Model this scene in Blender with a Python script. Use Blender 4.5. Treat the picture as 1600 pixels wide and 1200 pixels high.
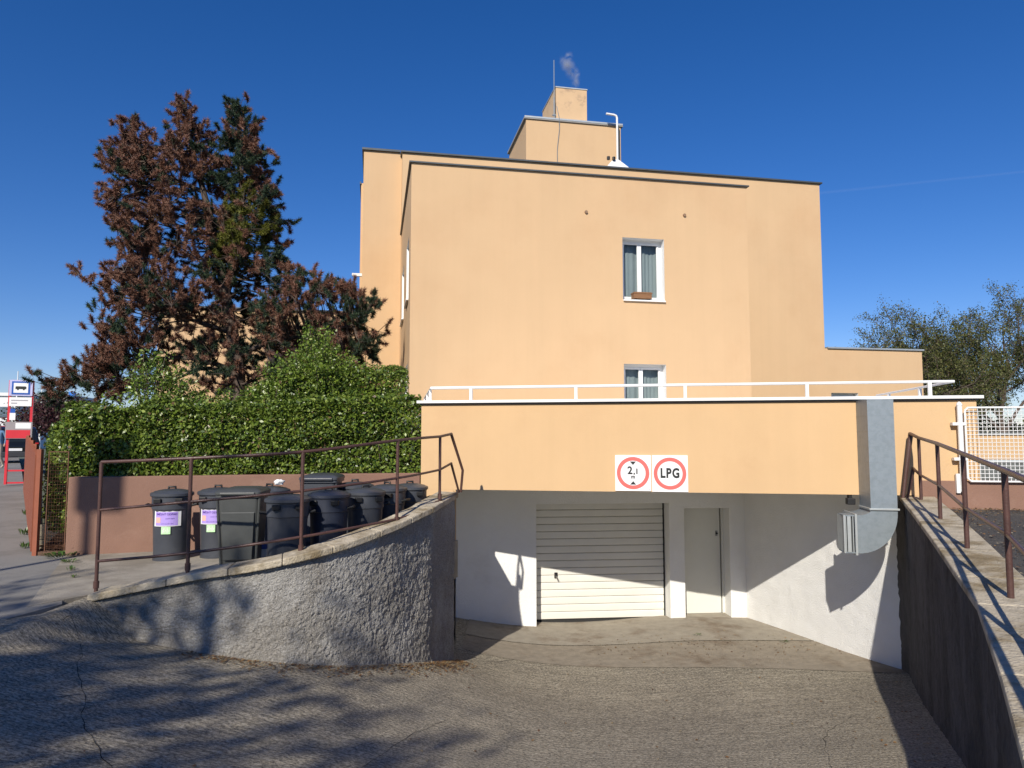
import bpy, math, random
import numpy as np
from mathutils import Vector, noise
random.seed(7); rng = np.random.default_rng(7)
R = math.radians
scene = bpy.context.scene
for o in list(bpy.data.objects): bpy.data.objects.remove(o)
COL = scene.collection

# ------------------------------------------------------------------ camera, sky, sun, exposure
FPX, PITCH, EYE = 1109.0, math.atan(85/1109.0), 1.6
cam = bpy.data.objects.new('camera', bpy.data.cameras.new('camera')); COL.objects.link(cam)
cam.location = (0, 0, EYE); cam.rotation_euler = (R(90)+PITCH, 0, 0)
cam.data.sensor_width = 36; cam.data.lens = 36*FPX/1600
cam.data.clip_start = 0.05; cam.data.clip_end = 20000
scene.camera = cam
SUN_EL, SUN_AZ = R(32.8), R(17.3)      # elevation; the light travels 17.3 degrees to the right of straight ahead
w = bpy.data.worlds.new('World'); scene.world = w; w.use_nodes = True
nt = w.node_tree; bg = nt.nodes['Background']
sky = nt.nodes.new('ShaderNodeTexSky'); sky.sky_type = 'NISHITA'; sky.sun_disc = False
sky.sun_elevation = SUN_EL; sky.sun_rotation = R(197.3); sky.air_density = 1.0; sky.dust_density = 0.05; sky.ozone_density = 2.6; sky.altitude = 300
hs = nt.nodes.new('ShaderNodeHueSaturation'); hs.inputs['Saturation'].default_value = 1.34
nt.links.new(sky.outputs[0], hs.inputs['Color']); wb_ = nt.nodes.new('ShaderNodeVectorMath'); wb_.operation = 'MULTIPLY'; wb_.inputs[1].default_value = (0.76, 0.77, 1.04)
nt.links.new(hs.outputs[0], wb_.inputs[0]); nt.links.new(wb_.outputs[0], bg.inputs[0]); bg.inputs[1].default_value = 0.100
sun = bpy.data.objects.new('sun', bpy.data.lights.new('sun', 'SUN')); COL.objects.link(sun)
LT = Vector((math.sin(SUN_AZ)*math.cos(SUN_EL), math.cos(SUN_AZ)*math.cos(SUN_EL), -math.sin(SUN_EL)))
sun.rotation_euler = LT.to_track_quat('-Z', 'Y').to_euler(); sun.location = (-5, -20, 20)
sun.data.energy = 5.0; sun.data.angle = R(0.53); sun.data.color = (1.0, 0.93, 0.82)
vs = scene.view_settings; vs.view_transform = 'Standard'; vs.look = 'None'; vs.exposure = 0.08; vs.gamma = 1; vs.use_curve_mapping = False

# ------------------------------------------------------------------ survey helpers: sight lines of the photograph give real positions
def ray(px, py):
    u, v = (px-800)/FPX, (600-py)/FPX
    return Vector((u, math.cos(PITCH)-v*math.sin(PITCH), math.sin(PITCH)+v*math.cos(PITCH)))
def at(px, py, D):
    r = ray(px, py); t = D/r.y
    return Vector((r.x*t, D, EYE+r.z*t))
class Frame:
    """vertical plane: s runs along it, n towards the street, z up"""
    def __init__(self, ox, oy, dx, dy):
        l = math.hypot(dx, dy); self.o = (ox, oy); self.d = (dx/l, dy/l); self.nn = (dy/l, -dx/l)
    def __call__(self, s, n, z):
        return Vector((self.o[0]+self.d[0]*s+self.nn[0]*n, self.o[1]+self.d[1]*s+self.nn[1]*n, z))
    def hit(self, px, py, n=0.0):
        r = ray(px, py); p = Vector((self.o[0]+self.nn[0]*n, self.o[1]+self.nn[1]*n))
        t = (p.x*self.nn[0]+p.y*self.nn[1])/(r.x*self.nn[0]+r.y*self.nn[1])
        q = r*t
        return ((q.x-self.o[0])*self.d[0]+(q.y-self.o[1])*self.d[1], EYE+q.z)
TF = Frame(0, 10.85, 6245, -1109)      # terrace parapet
GF = Frame(0, 12.85, 1, 0.099)         # garage front
BF = Frame(0, 15.19, 1, 0.1946)        # projecting block of the building
MF = Frame(0, 20.70, 1, 0.1946)        # main block of the building

# ------------------------------------------------------------------ materials
MATS = {}
def mat(name, col, rough=0.8, var=0.08, vs_=3.0, bump=0.0, bs=60.0, col2=None, c2s=1.2, c2lo=0.5, c2hi=0.65, metal=0.0, spec=0.4, stretch=(1,1,1), tint=False, bdist=0.02, streak=0.0):
    if name in MATS: return MATS[name]
    m = bpy.data.materials.new(name); m.use_nodes = True; MATS[name] = m
    N = m.node_tree.nodes; L = m.node_tree.links; b = N['Principled BSDF']
    b.inputs['Roughness'].default_value = rough; b.inputs['Metallic'].default_value = metal
    b.inputs['Specular IOR Level'].default_value = spec
    tc = N.new('ShaderNodeTexCoord'); mp = N.new('ShaderNodeMapping'); mp.inputs['Scale'].default_value = stretch
    L.new(tc.outputs['Object'], mp.inputs['Vector'])
    n1 = N.new('ShaderNodeTexNoise'); n1.inputs['Scale'].default_value = vs_; n1.inputs['Detail'].default_value = 6; n1.inputs['Roughness'].default_value = 0.62
    L.new(mp.outputs[0], n1.inputs['Vector'])
    ra = N.new('ShaderNodeMapRange'); ra.inputs['From Min'].default_value = 0.25; ra.inputs['From Max'].default_value = 0.75
    ra.inputs['To Min'].default_value = 1-var; ra.inputs['To Max'].default_value = 1+var
    L.new(n1.outputs['Fac'], ra.inputs['Value'])
    base = N.new('ShaderNodeRGB'); base.outputs[0].default_value = (*col, 1); out = base.outputs[0]
    if tint:
        at_ = N.new('ShaderNodeAttribute'); at_.attribute_name = 'tint'; out = at_.outputs['Color']
    if col2 is not None:
        n2 = N.new('ShaderNodeTexNoise'); n2.inputs['Scale'].default_value = c2s; n2.inputs['Detail'].default_value = 8; n2.inputs['Roughness'].default_value = 0.68
        L.new(mp.outputs[0], n2.inputs['Vector'])
        r2 = N.new('ShaderNodeMapRange'); r2.interpolation_type = 'SMOOTHSTEP'; r2.inputs['From Min'].default_value = c2lo; r2.inputs['From Max'].default_value = c2hi
        L.new(n2.outputs['Fac'], r2.inputs['Value'])
        mx = N.new('ShaderNodeMix'); mx.data_type = 'RGBA'; mx.inputs['B'].default_value = (*col2, 1)
        L.new(out, mx.inputs['A']); L.new(r2.outputs[0], mx.inputs['Factor']); out = mx.outputs['Result']
    rs = ra.outputs[0]
    if streak:                                   # faint rain streaks down a wall
        mp2 = N.new('ShaderNodeMapping'); mp2.inputs['Scale'].default_value = (2.6,2.6,0.10); L.new(tc.outputs['Object'], mp2.inputs['Vector'])
        n4 = N.new('ShaderNodeTexNoise'); n4.inputs['Scale'].default_value = 1.0; n4.inputs['Detail'].default_value = 7; n4.inputs['Roughness'].default_value = 0.7; L.new(mp2.outputs[0], n4.inputs['Vector'])
        r4 = N.new('ShaderNodeMapRange'); r4.inputs['From Min'].default_value = 0.42; r4.inputs['From Max'].default_value = 0.72; r4.inputs['To Min'].default_value = 1.0; r4.inputs['To Max'].default_value = 1-streak; L.new(n4.outputs['Fac'], r4.inputs['Value'])
        m4 = N.new('ShaderNodeMath'); m4.operation = 'MULTIPLY'; L.new(rs, m4.inputs[0]); L.new(r4.outputs[0], m4.inputs[1]); rs = m4.outputs[0]
    mu = N.new('ShaderNodeVectorMath'); mu.operation = 'SCALE'
    L.new(out, mu.inputs[0]); L.new(rs, mu.inputs['Scale']); L.new(mu.outputs[0], b.inputs['Base Color'])
    if bump:
        n3 = N.new('ShaderNodeTexNoise'); n3.inputs['Scale'].default_value = bs; n3.inputs['Detail'].default_value = 5
        L.new(mp.outputs[0], n3.inputs['Vector'])
        bp = N.new('ShaderNodeBump'); bp.inputs['Strength'].default_value = bump; bp.inputs['Distance'].default_value = bdist
        L.new(n3.outputs['Fac'], bp.inputs['Height']); L.new(bp.outputs[0], b.inputs['Normal'])
    return m
def leaf_mat(name, rough=0.45, trans=0.25, spec=0.5):
    m = mat(name, (0.1,0.1,0.1), rough, 0.25, 9.0, tint=True, spec=spec)
    N = m.node_tree.nodes; L = m.node_tree.links; b = N['Principled BSDF']
    if trans:
        src = b.inputs['Base Color'].links[0].from_socket
        t = N.new('ShaderNodeBsdfTranslucent'); L.new(src, t.inputs['Color'])
        mx = N.new('ShaderNodeMixShader'); mx.inputs[0].default_value = trans
        L.new(b.outputs[0], mx.inputs[1]); L.new(t.outputs[0], mx.inputs[2]); L.new(mx.outputs[0], N['Material Output'].inputs['Surface'])
    return m
FACADE = mat('peach_render', (0.62,0.427,0.248), 0.92, 0.035, 0.6, 0.25, 130, col2=(0.59,0.392,0.224), c2s=0.35, c2lo=0.45, c2hi=0.75, spec=0.15, streak=0.035)
TERR = mat('peach_render_terrace', (0.645,0.438,0.242), 0.92, 0.04, 0.9, 0.25, 140, col2=(0.60,0.393,0.217), c2s=0.6, c2lo=0.5, c2hi=0.8, spec=0.15, streak=0.035)
WHITE = mat('white_paint', (0.80,0.80,0.78), 0.45, 0.03, 3)
WHITEW = mat('white_masonry_paint', (0.80,0.80,0.78), 0.9, 0.05, 1.3, 0.35, 40, spec=0.15, col2=(0.70,0.69,0.66), c2s=0.9, c2lo=0.55, c2hi=0.8)
WHITER = mat('white_rough_render', (0.80,0.80,0.78), 0.95, 0.05, 2.0, 0.55, 75, spec=0.1, col2=(0.72,0.71,0.68), c2s=0.8, c2lo=0.55, c2hi=0.8, bdist=0.03)
SLAT = mat('cream_enamel', (0.73,0.72,0.66), 0.5, 0.05, 2.2, 0.05, 30, col2=(0.60,0.57,0.50), c2s=1.6, c2lo=0.62, c2hi=0.85)
DARKSEAM = mat('dark_gap', (0.03,0.03,0.03), 0.9)
TRIM = mat('dark_roof_trim', (0.085,0.095,0.10), 0.5, 0.15, 4, metal=0.3)
PLINTH = mat('brown_plinth_render', (0.26,0.152,0.112), 0.92, 0.10, 2.0, 0.35, 90, col2=(0.315,0.2,0.15), c2s=1.4, c2lo=0.5, c2hi=0.75, spec=0.15)
CONC = mat('coping_concrete', (0.47,0.41,0.31), 0.95, 0.25, 9, 0.8, 50, col2=(0.25,0.195,0.115), c2s=2.2, c2lo=0.45, c2hi=0.65, spec=0.15)
SLAB = mat('slab_concrete', (0.34,0.305,0.25), 0.95, 0.14, 5, 0.5, 70, col2=(0.25,0.22,0.175), c2s=1.1, c2lo=0.42, c2hi=0.62, spec=0.15)
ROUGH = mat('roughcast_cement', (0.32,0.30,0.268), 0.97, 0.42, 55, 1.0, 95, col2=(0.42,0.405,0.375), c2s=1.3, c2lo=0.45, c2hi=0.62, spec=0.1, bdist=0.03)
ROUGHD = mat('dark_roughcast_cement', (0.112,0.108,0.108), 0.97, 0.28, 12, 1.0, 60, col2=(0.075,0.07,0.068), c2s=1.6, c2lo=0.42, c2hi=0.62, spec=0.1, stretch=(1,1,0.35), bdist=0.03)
RUSTRAIL = mat('brown_rail_paint', (0.085,0.042,0.034), 0.42, 0.25, 8, 0.15, 60, spec=0.5, col2=(0.16,0.075,0.05), c2s=5, c2lo=0.6, c2hi=0.8)
FENCE = mat('rust_red_fence_paint', (0.27,0.085,0.045), 0.7, 0.15, 5)
GALV = mat('galvanised_steel', (0.26,0.30,0.33), 0.48, 0.06, 5, 0.05, 30, metal=0.35, col2=(0.235,0.275,0.30), c2s=14, c2lo=0.45, c2hi=0.6)
GALVD = mat('galvanised_flange', (0.50,0.53,0.53), 0.5, 0.10, 5, metal=0.6)
BIN = mat('grey_bin_plastic', (0.058,0.063,0.075), 0.38, 0.2, 4, 0.05, 90, spec=0.5, col2=(0.085,0.09,0.10), c2s=3, c2lo=0.55, c2hi=0.75)
BIN2 = mat('olive_grey_bin_plastic', (0.068,0.072,0.07), 0.42, 0.18, 4, 0.05, 90, spec=0.5)
BINBLK = mat('black_bin_fittings', (0.012,0.012,0.013), 0.5, 0.1)
RED = mat('sign_red', (0.74,0.15,0.13), 0.45, 0.06, 6)
BLACK = mat('sign_black', (0.02,0.022,0.022), 0.6, 0.05)
SIGNW = mat('sign_white', (0.84,0.84,0.84), 0.4, 0.02)
BARK = mat('bark', (0.10,0.075,0.06), 0.95, 0.35, 9, 0.9, 18, stretch=(1,1,0.25))
ASPH = mat('grey_asphalt', (0.26,0.247,0.225), 0.95, 0.22, 120, 0.5, 160, col2=(0.215,0.203,0.183), c2s=0.9, c2lo=0.45, c2hi=0.6, spec=0.2)
DASPH = mat('dark_asphalt', (0.085,0.08,0.075), 0.95, 0.45, 60, 0.7, 110, col2=(0.16,0.145,0.12), c2s=1.5, c2lo=0.5, c2hi=0.68, spec=0.2)
EARTH = mat('bark_mulch', (0.13,0.075,0.05), 1.0, 0.5, 25, 1.0, 40)
FAR = mat('far_ground', (0.11,0.12,0.08), 1.0, 0.3, 0.05)

# ------------------------------------------------------------------ mesh helpers
class MB:
    def __init__(s): s.v = []; s.f = []
    def add(s, vs, fs):
        o = len(s.v); s.v += [tuple(p) for p in vs]; s.f += [tuple(i+o for i in f) for f in fs]; return s
    def quad(s, a, b, c, d): return s.add((a,b,c,d), ((0,1,2,3),))
    def hexa(s, c): return s.add(c, ((0,3,2,1),(4,5,6,7),(0,1,5,4),(1,2,6,5),(2,3,7,6),(3,0,4,7)))
    def box(s, x0,x1,y0,y1,z0,z1): return s.hexa([(x0,y0,z0),(x1,y0,z0),(x1,y1,z0),(x0,y1,z0),(x0,y0,z1),(x1,y0,z1),(x1,y1,z1),(x0,y1,z1)])
    def fbox(s, F, s0,s1,n0,n1,z0,z1):   # n0 = back, n1 = front
        return s.hexa([F(s0,n1,z0),F(s1,n1,z0),F(s1,n0,z0),F(s0,n0,z0),F(s0,n1,z1),F(s1,n1,z1),F(s1,n0,z1),F(s0,n0,z1)])
    def tube(s, pts, r, seg=8, cap=True, r2=None):
        pts = [Vector(p) for p in pts]; n = len(pts); rings = []; up = None
        for i, p in enumerate(pts):
            a = (pts[i]-pts[i-1]).normalized() if i else None
            b = (pts[i+1]-pts[i]).normalized() if i < n-1 else None
            t = (a+b).normalized() if a and b and (a+b).length > 1e-6 else (a or b)
            k = 1.0
            if a and b: k = 1/max(0.5, t.dot(a))
            if up is None: up = Vector((0,0,1)) if abs(t.z) < 0.9 else Vector((1,0,0))
            x = t.cross(up).normalized(); y = x.cross(t).normalized(); up = y
            rr = r if r2 is None else r+(r2-r)*i/(n-1)
            rings.append([p+(x*math.cos(2*math.pi*j/seg)+y*math.sin(2*math.pi*j/seg))*rr*k for j in range(seg)])
        vs = [q for ring in rings for q in ring]; fs = []
        for i in range(n-1):
            for j in range(seg):
                k2 = (j+1) % seg; fs.append((i*seg+j, i*seg+k2, (i+1)*seg+k2, (i+1)*seg+j))
        if cap: fs.append(tuple(range(seg))[::-1]); fs.append(tuple((n-1)*seg+j for j in range(seg)))
        return s.add(vs, fs)
    def lathe(s, prof, c=(0,0,0), seg=32, sx=1, sy=1):
        vs = []; fs = []
        for r, z in prof:
            for j in range(seg):
                a = 2*math.pi*j/seg; vs.append((c[0]+r*sx*math.cos(a), c[1]+r*sy*math.sin(a), c[2]+z))
        for i in range(len(prof)-1):
            for j in range(seg):
                k = (j+1) % seg; fs.append((i*seg+j, i*seg+k, (i+1)*seg+k, (i+1)*seg+j))
        return s.add(vs, fs)
    def prism(s, poly, z0, z1):
        n = len(poly); g = (lambda p, z: (p[0],p[1], z(p) if callable(z) else z))
        vs = [g(p,z0) for p in poly]+[g(p,z1) for p in poly]
        fs = [tuple(range(n))[::-1], tuple(range(n,2*n))]+[(i,(i+1)%n,n+(i+1)%n,n+i) for i in range(n)]
        return s.add(vs, fs)
    def holed(s, F, s0,s1,z0,z1, n, holes):
        S = sorted({s0,s1,*[h[0] for h in holes],*[h[1] for h in holes]}); Z = sorted({z0,z1,*[h[2] for h in holes],*[h[3] for h in holes]})
        for a, b in zip(S,S[1:]):
            for c, d in zip(Z,Z[1:]):
                if any(h[0]-1e-6<=a and b<=h[1]+1e-6 and h[2]-1e-6<=c and d<=h[3]+1e-6 for h in holes): continue
                s.quad(F(a,n,c),F(b,n,c),F(b,n,d),F(a,n,d))
        return s
    def build(s, name, m, parent=None, smooth=None, bevel=0):
        me = bpy.data.meshes.new(name); o = bpy.data.objects.new(name, me)
        off = Vector((0,0,0))
        q = parent
        while q is not None: off = off+q.location; q = q.parent
        v = np.array(s.v, dtype=np.float64)-np.array(off)
        me.from_pydata(v.tolist(), [], s.f); me.update()
        me.materials.append(m)
        COL.objects.link(o)
        if parent: o.parent = parent
        if smooth is not None:
            me.polygons.foreach_set('use_smooth', [True]*len(me.polygons)); me.set_sharp_from_angle(angle=R(smooth))
        if bevel:
            b = o.modifiers.new('bevel','BEVEL'); b.width = bevel; b.segments = 2; b.limit_method = 'ANGLE'
        return o
def tag(o, label=None, cat=None, group=None, kind=None):
    if label: o['label'] = label
    if cat: o['category'] = cat
    if group: o['group'] = group
    if kind: o['kind'] = kind
    return o
def thing(name, label, cat, loc=(0,0,0), group=None, rz=0):
    o = bpy.data.objects.new(name, None); COL.objects.link(o); o.location = loc; o.rotation_euler = (0,0,rz); o.empty_display_size = 0.2
    return tag(o, label, cat, group)
def text_part(name, body, size, place, m, parent, bold=0.0, sx=1.0, align='CENTER', space=1.0):
    cu = bpy.data.curves.new(name, 'FONT'); cu.body = body; cu.size = size; cu.align_x = align; cu.align_y = 'CENTER'; cu.offset = bold; cu.resolution_u = 4; cu.space_character = space
    to = bpy.data.objects.new(name, cu); COL.objects.link(to); bpy.context.view_layer.update()
    me = bpy.data.meshes.new_from_object(to.evaluated_get(bpy.context.evaluated_depsgraph_get()))
    bpy.data.objects.remove(to)
    mb = MB(); mb.add([place(v.co.x*sx, v.co.y) for v in me.vertices], [tuple(p.vertices) for p in me.polygons])
    bpy.data.meshes.remove(me)
    return mb.build(name, m, parent)
def cloud_mesh(name, V, Fidx, tint, m, parent=None):
    """many small faces at once; V (n,3), F (m,k), tint (m,3) per face"""
    me = bpy.data.meshes.new(name); k = Fidx.shape[1]
    off = Vector((0,0,0)); q = parent
    while q is not None: off = off+q.location; q = q.parent
    V = V-np.array(off)
    me.vertices.add(len(V)); me.vertices.foreach_set('co', V.astype(np.float32).ravel())
    me.loops.add(Fidx.size); me.loops.foreach_set('vertex_index', Fidx.astype(np.int32).ravel())
    me.polygons.add(len(Fidx)); me.polygons.foreach_set('loop_start', np.arange(0, Fidx.size, k, dtype=np.int32))
    me.update(calc_edges=True)
    a = me.color_attributes.new('tint', 'FLOAT_COLOR', 'CORNER')
    c = np.ones((len(Fidx), k, 4), np.float32); c[:,:,:3] = tint[:,None,:]
    a.data.foreach_set('color', c.ravel()); me.materials.append(m)
    o = bpy.data.objects.new(name, me); COL.objects.link(o)
    if parent: o.parent = parent
    return o
def unit(a): return a/np.maximum(1e-9, np.linalg.norm(a, axis=-1, keepdims=True))
def leaves(P, size, normal_bias=None, bias=0.0, aspect=0.55, fold=0.25):
    """leaf-shaped quads at points P; returns V, F"""
    n = len(P); nrm = unit(rng.normal(size=(n,3)))
    if normal_bias is not None: nrm = unit(nrm+normal_bias*bias)
    t = unit(np.cross(nrm, rng.normal(size=(n,3)))); b = np.cross(nrm, t)
    L = size*rng.uniform(0.45, 1.4, (n,1)); W = L*aspect
    up = nrm*L*fold*rng.uniform(-0.3, 1, (n,1))
    V = np.stack([P-t*L*0.5, P+b*W*0.5+up*0.6, P+t*L*0.5, P-b*W*0.5+up*0.6], 1).reshape(-1,3)
    return V, np.arange(4*n).reshape(-1,4)

# ------------------------------------------------------------------ ground
CP = []
for px, py, D in ((135,985,7.25),(298,1020,7.2),(473,1040,7.4),(618,1040,8.3),(681,1036,9.05),(716,1030,10.2),(840,980,12.9),(1040,968,13.05),(1160,966,13.25),
                  (1405,1052,9.95),(1490,1200,5.55)):
    CP.append(tuple(at(px,py,D)))
CP += [(0,9,-1.52),(2.5,10,-1.66),(0,6.6,-1.18),(0,4,-0.66),(2.4,3.6,-0.72),(0,0,-0.16),(2,0,-0.25),(-2.4,5.5,-0.52),(-2.5,3.5,-0.26),(-4.2,5.6,-0.09),(-4.7,6.6,-0.04),(-4,3,-0.1),(-5.5,6.0,-0.03),
       (-6,4,-0.05),(-8,6.3,-0.03),(-8,7.5,-0.05),(-8,0,-0.05),(-3,-4,-0.05),(4,-4,-0.1),(8,-6,-0.05),(-12,-8,-0.05),(-12,4,-0.05),(-12,12,-0.06),(-6,10,-0.06),(-6,13,-0.2),(-3,11,-0.9),(7,3,-0.8),(8,12,-1.6),(2,14,-1.78),(9,-8,-0.05)]
CPA = np.array(CP)
def _phi(r): return np.where(r > 1e-9, r*r*np.log(np.maximum(r,1e-9)), 0.0)
_n = len(CPA); _K = _phi(np.linalg.norm(CPA[:,None,:2]-CPA[None,:,:2], axis=2))+np.eye(_n)*0.08
_P = np.hstack([np.ones((_n,1)), CPA[:,:2]]); _A = np.zeros((_n+3,_n+3)); _A[:_n,:_n] = _K; _A[:_n,_n:] = _P; _A[_n:,:_n] = _P.T
_W = np.linalg.solve(_A, np.concatenate([CPA[:,2], np.zeros(3)]))
def rampz(X):
    X = np.atleast_2d(np.asarray(X, float))[:,:2]; out = np.empty(len(X))
    for i in range(0, len(X), 4000):
        q = X[i:i+4000]; o_z = _phi(np.linalg.norm(q[:,None]-CPA[None,:,:2], axis=2))@_W[:_n]+_W[_n]+q@_W[_n+1:]
        lev = np.minimum(-0.012, -0.012-0.10*(6.42-q[:,1]))-0.9*np.maximum(0,q[:,0]+4.2)     # level with the pavement end
        o_z = np.where(q[:,1] < 7.6, np.maximum(o_z, lev), o_z)
        out[i:i+4000] = np.where((q[:,0] < -4.4) & (q[:,1] > 6.62), np.minimum(o_z, -0.06), o_z)
    return out
def rz1(x, y): return float(rampz([(x,y)])[0])
# driveway material: brushed, weathered concrete asphalt with ribs across the way and a rust-brown gutter
def driveway_mat():
    m = bpy.data.materials.new('ribbed_driveway'); m.use_nodes = True; N = m.node_tree.nodes; L = m.node_tree.links; b = N['Principled BSDF']
    b.inputs['Roughness'].default_value = 0.93; b.inputs['Specular IOR Level'].default_value = 0.25
    tc = N.new('ShaderNodeTexCoord')
    def noi(scale, detail, mapping=None, rough=0.6):
        n = N.new('ShaderNodeTexNoise'); n.inputs['Scale'].default_value = scale; n.inputs['Detail'].default_value = detail; n.inputs['Roughness'].default_value = rough
        if mapping:
            mp = N.new('ShaderNodeMapping'); mp.inputs['Rotation'].default_value = (0,0,mapping[0]); mp.inputs['Scale'].default_value = mapping[1]
            L.new(tc.outputs['Object'], mp.inputs['Vector']); L.new(mp.outputs[0], n.inputs['Vector'])
        else: L.new(tc.outputs['Object'], n.inputs['Vector'])
        return n.outputs['Fac']
    def ramp(src, lo, hi, a, c):
        r = N.new('ShaderNodeMapRange'); r.inputs['From Min'].default_value = lo; r.inputs['From Max'].default_value = hi; r.inputs['To Min'].default_value = a; r.inputs['To Max'].default_value = c
        L.new(src, r.inputs['Value']); return r.outputs[0]
    def mix(f, a, bcol):
        mx = N.new('ShaderNodeMix'); mx.data_type = 'RGBA'
        if isinstance(a, tuple): mx.inputs['A'].default_value = (*a,1)
        else: L.new(a, mx.inputs['A'])
        mx.inputs['B'].default_value = (*bcol,1); L.new(f, mx.inputs['Factor']); return mx.outputs['Result']
    streak = noi(1.0, 5, (R(24), (3.2, 46, 1)), 0.7)
    mpw = N.new('ShaderNodeMapping'); mpw.inputs['Rotation'].default_value = (0,0,R(24)); L.new(tc.outputs['Object'], mpw.inputs['Vector'])
    wv = N.new('ShaderNodeTexWave'); wv.wave_type = 'BANDS'; wv.bands_direction = 'Y'; wv.inputs['Scale'].default_value = 4.2; wv.inputs['Distortion'].default_value = 7; wv.inputs['Detail'].default_value = 4; wv.inputs['Detail Scale'].default_value = 1.6; wv.inputs['Detail Roughness'].default_value = 0.7
    L.new(mpw.outputs[0], wv.inputs['Vector']); rib = wv.outputs['Fac']
    fine = noi(1.0, 4, (R(10), (38,62,1)), 0.8)
    big = noi(0.8, 6)
    c = mix(ramp(streak, 0.40, 0.60, 0, 1), (0.265,0.233,0.172), (0.50,0.437,0.33))
    c = mix(ramp(rib, 0.55, 0.05, 0, 0.20), c, (0.10,0.088,0.068))
    c = mix(ramp(big, 0.42, 0.66, 0, 0.55), c, (0.22,0.192,0.15))
    c = mix(ramp(fine, 0.50, 0.58, 0, 0.85), c, (0.075,0.067,0.055))
    c = mix(ramp(fine, 0.45, 0.37, 0, 0.9), c, (0.58,0.52,0.41))
    L.new(c, b.inputs['Base Color'])
    ad = N.new('ShaderNodeMath'); ad.operation = 'MULTIPLY_ADD'; ad.inputs[1].default_value = 1.3
    L.new(streak, ad.inputs[0]); L.new(fine, ad.inputs[2])
    ad2 = N.new('ShaderNodeMath'); ad2.operation = 'MULTIPLY_ADD'; ad2.inputs[1].default_value = 0.3; L.new(rib, ad2.inputs[0]); L.new(ad.outputs[0], ad2.inputs[2]); ad = ad2
    bp = N.new('ShaderNodeBump'); bp.inputs['Strength'].default_value = 0.85; bp.inputs['Distance'].default_value = 0.012
    L.new(ad.outputs[0], bp.inputs['Height']); L.new(bp.outputs[0], b.inputs['Normal'])
    return m
DRIVE = driveway_mat()
def sheet(name, x0,x1,y0,y1, nx, ny, zf, m, inside=None):
    xs = np.linspace(x0,x1,nx+1); ys = np.linspace(y0,y1,ny+1); G = np.array([(x,y) for y in ys for x in xs]); z = zf(G)
    mb = MB(); mb.v = [(g[0],g[1],h) for g,h in zip(G,z)]
    for j in range(ny):
        for i in range(nx):
            a = j*(nx+1)+i; mb.f.append((a,a+1,a+nx+2,a+nx+1))
    return mb.build(name, m, None, smooth=60)
tag(sheet('driveway', -12, 9, -8, 13.9, 170, 176, rampz, DRIVE), 'ribbed grey driveway ramp sinking towards the garage', None, None, 'structure')
# the ground beyond, to the horizon (an outer ring; the near sheets fill its middle)
mb = MB(); o_, i_ = 6000, ((-12,9),(-8,13.9))
for (xa,xb,ya,yb) in ((-o_,-12,-o_,o_),(9,o_,-o_,o_),(-12,9,-o_,-8),(-12,9,13.9,o_)):
    mb.quad((xa,ya,-0.10),(xb,ya,-0.10),(xb,yb,-0.10),(xa,yb,-0.10))
tag(mb.build('ground', FAR), 'open ground reaching to the horizon', None, None, 'structure')

# street direction and pavement
SD = Vector((-0.573,0.819,0)); SN = Vector((0.819,0.573,0))     # along the street / to its right
FENCE0 = Vector((-6.57,9.85,0))
def streetz(p):
    t = max(0.0, (Vector((p[0],p[1],0))-FENCE0).dot(SD)); return min(0.45, 0.022*t)
def strip(name, a, b, t0, t1, nt, m, dz=0.0, thick=0.14, label=None, start=None):
    """sheet along the street between offsets a..b right of the fence foot"""
    mb = MB(); rows = []
    for i in range(nt+1):
        t = t0+(t1-t0)*i/nt
        row = []
        for s_ in (a,b):
            p = FENCE0+SD*t+SN*s_
            if i == 0 and start: p = Vector(start[0 if s_ == a else 1])
            z = streetz(p)+dz; row += [(p.x,p.y,z),(p.x,p.y,z-thick)]
        rows.append(row)
    for i in range(nt):
        A, B = rows[i], rows[i+1]
        mb.quad(A[0],A[2],B[2],B[0]); mb.quad(A[1],A[0],B[0],B[1]); mb.quad(A[2],A[3],B[3],B[2])
    mb.quad(rows[0][0],rows[0][1],rows[0][3],rows[0][2])
    return tag(mb.build(name, m), label, None, None, 'structure')
pv = strip('pavement', -3.4, 0.02, 0.0, 60, 40, ASPH, 0.0, 0.16, 'grey asphalt pavement running beside the rust red fence')
fa, fb = FENCE0-SN*3.4, FENCE0+SN*0.02
mb = MB(); mb.prism([(-4.50,6.46),(-4.36,7.02),(-5.93,9.52),(-6.12,9.87),(fb.x,fb.y),(fa.x,fa.y),(-8.9,6.35)], -0.3, 0.0)
tag(mb.build('pavement_end', ASPH), 'near end of the pavement meeting the driveway', None, None, 'structure')
strip('road', -12, -3.44, -14, 60, 40, DASPH, -0.02, 0.05, 'street carriageway beside the pavement')
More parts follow.
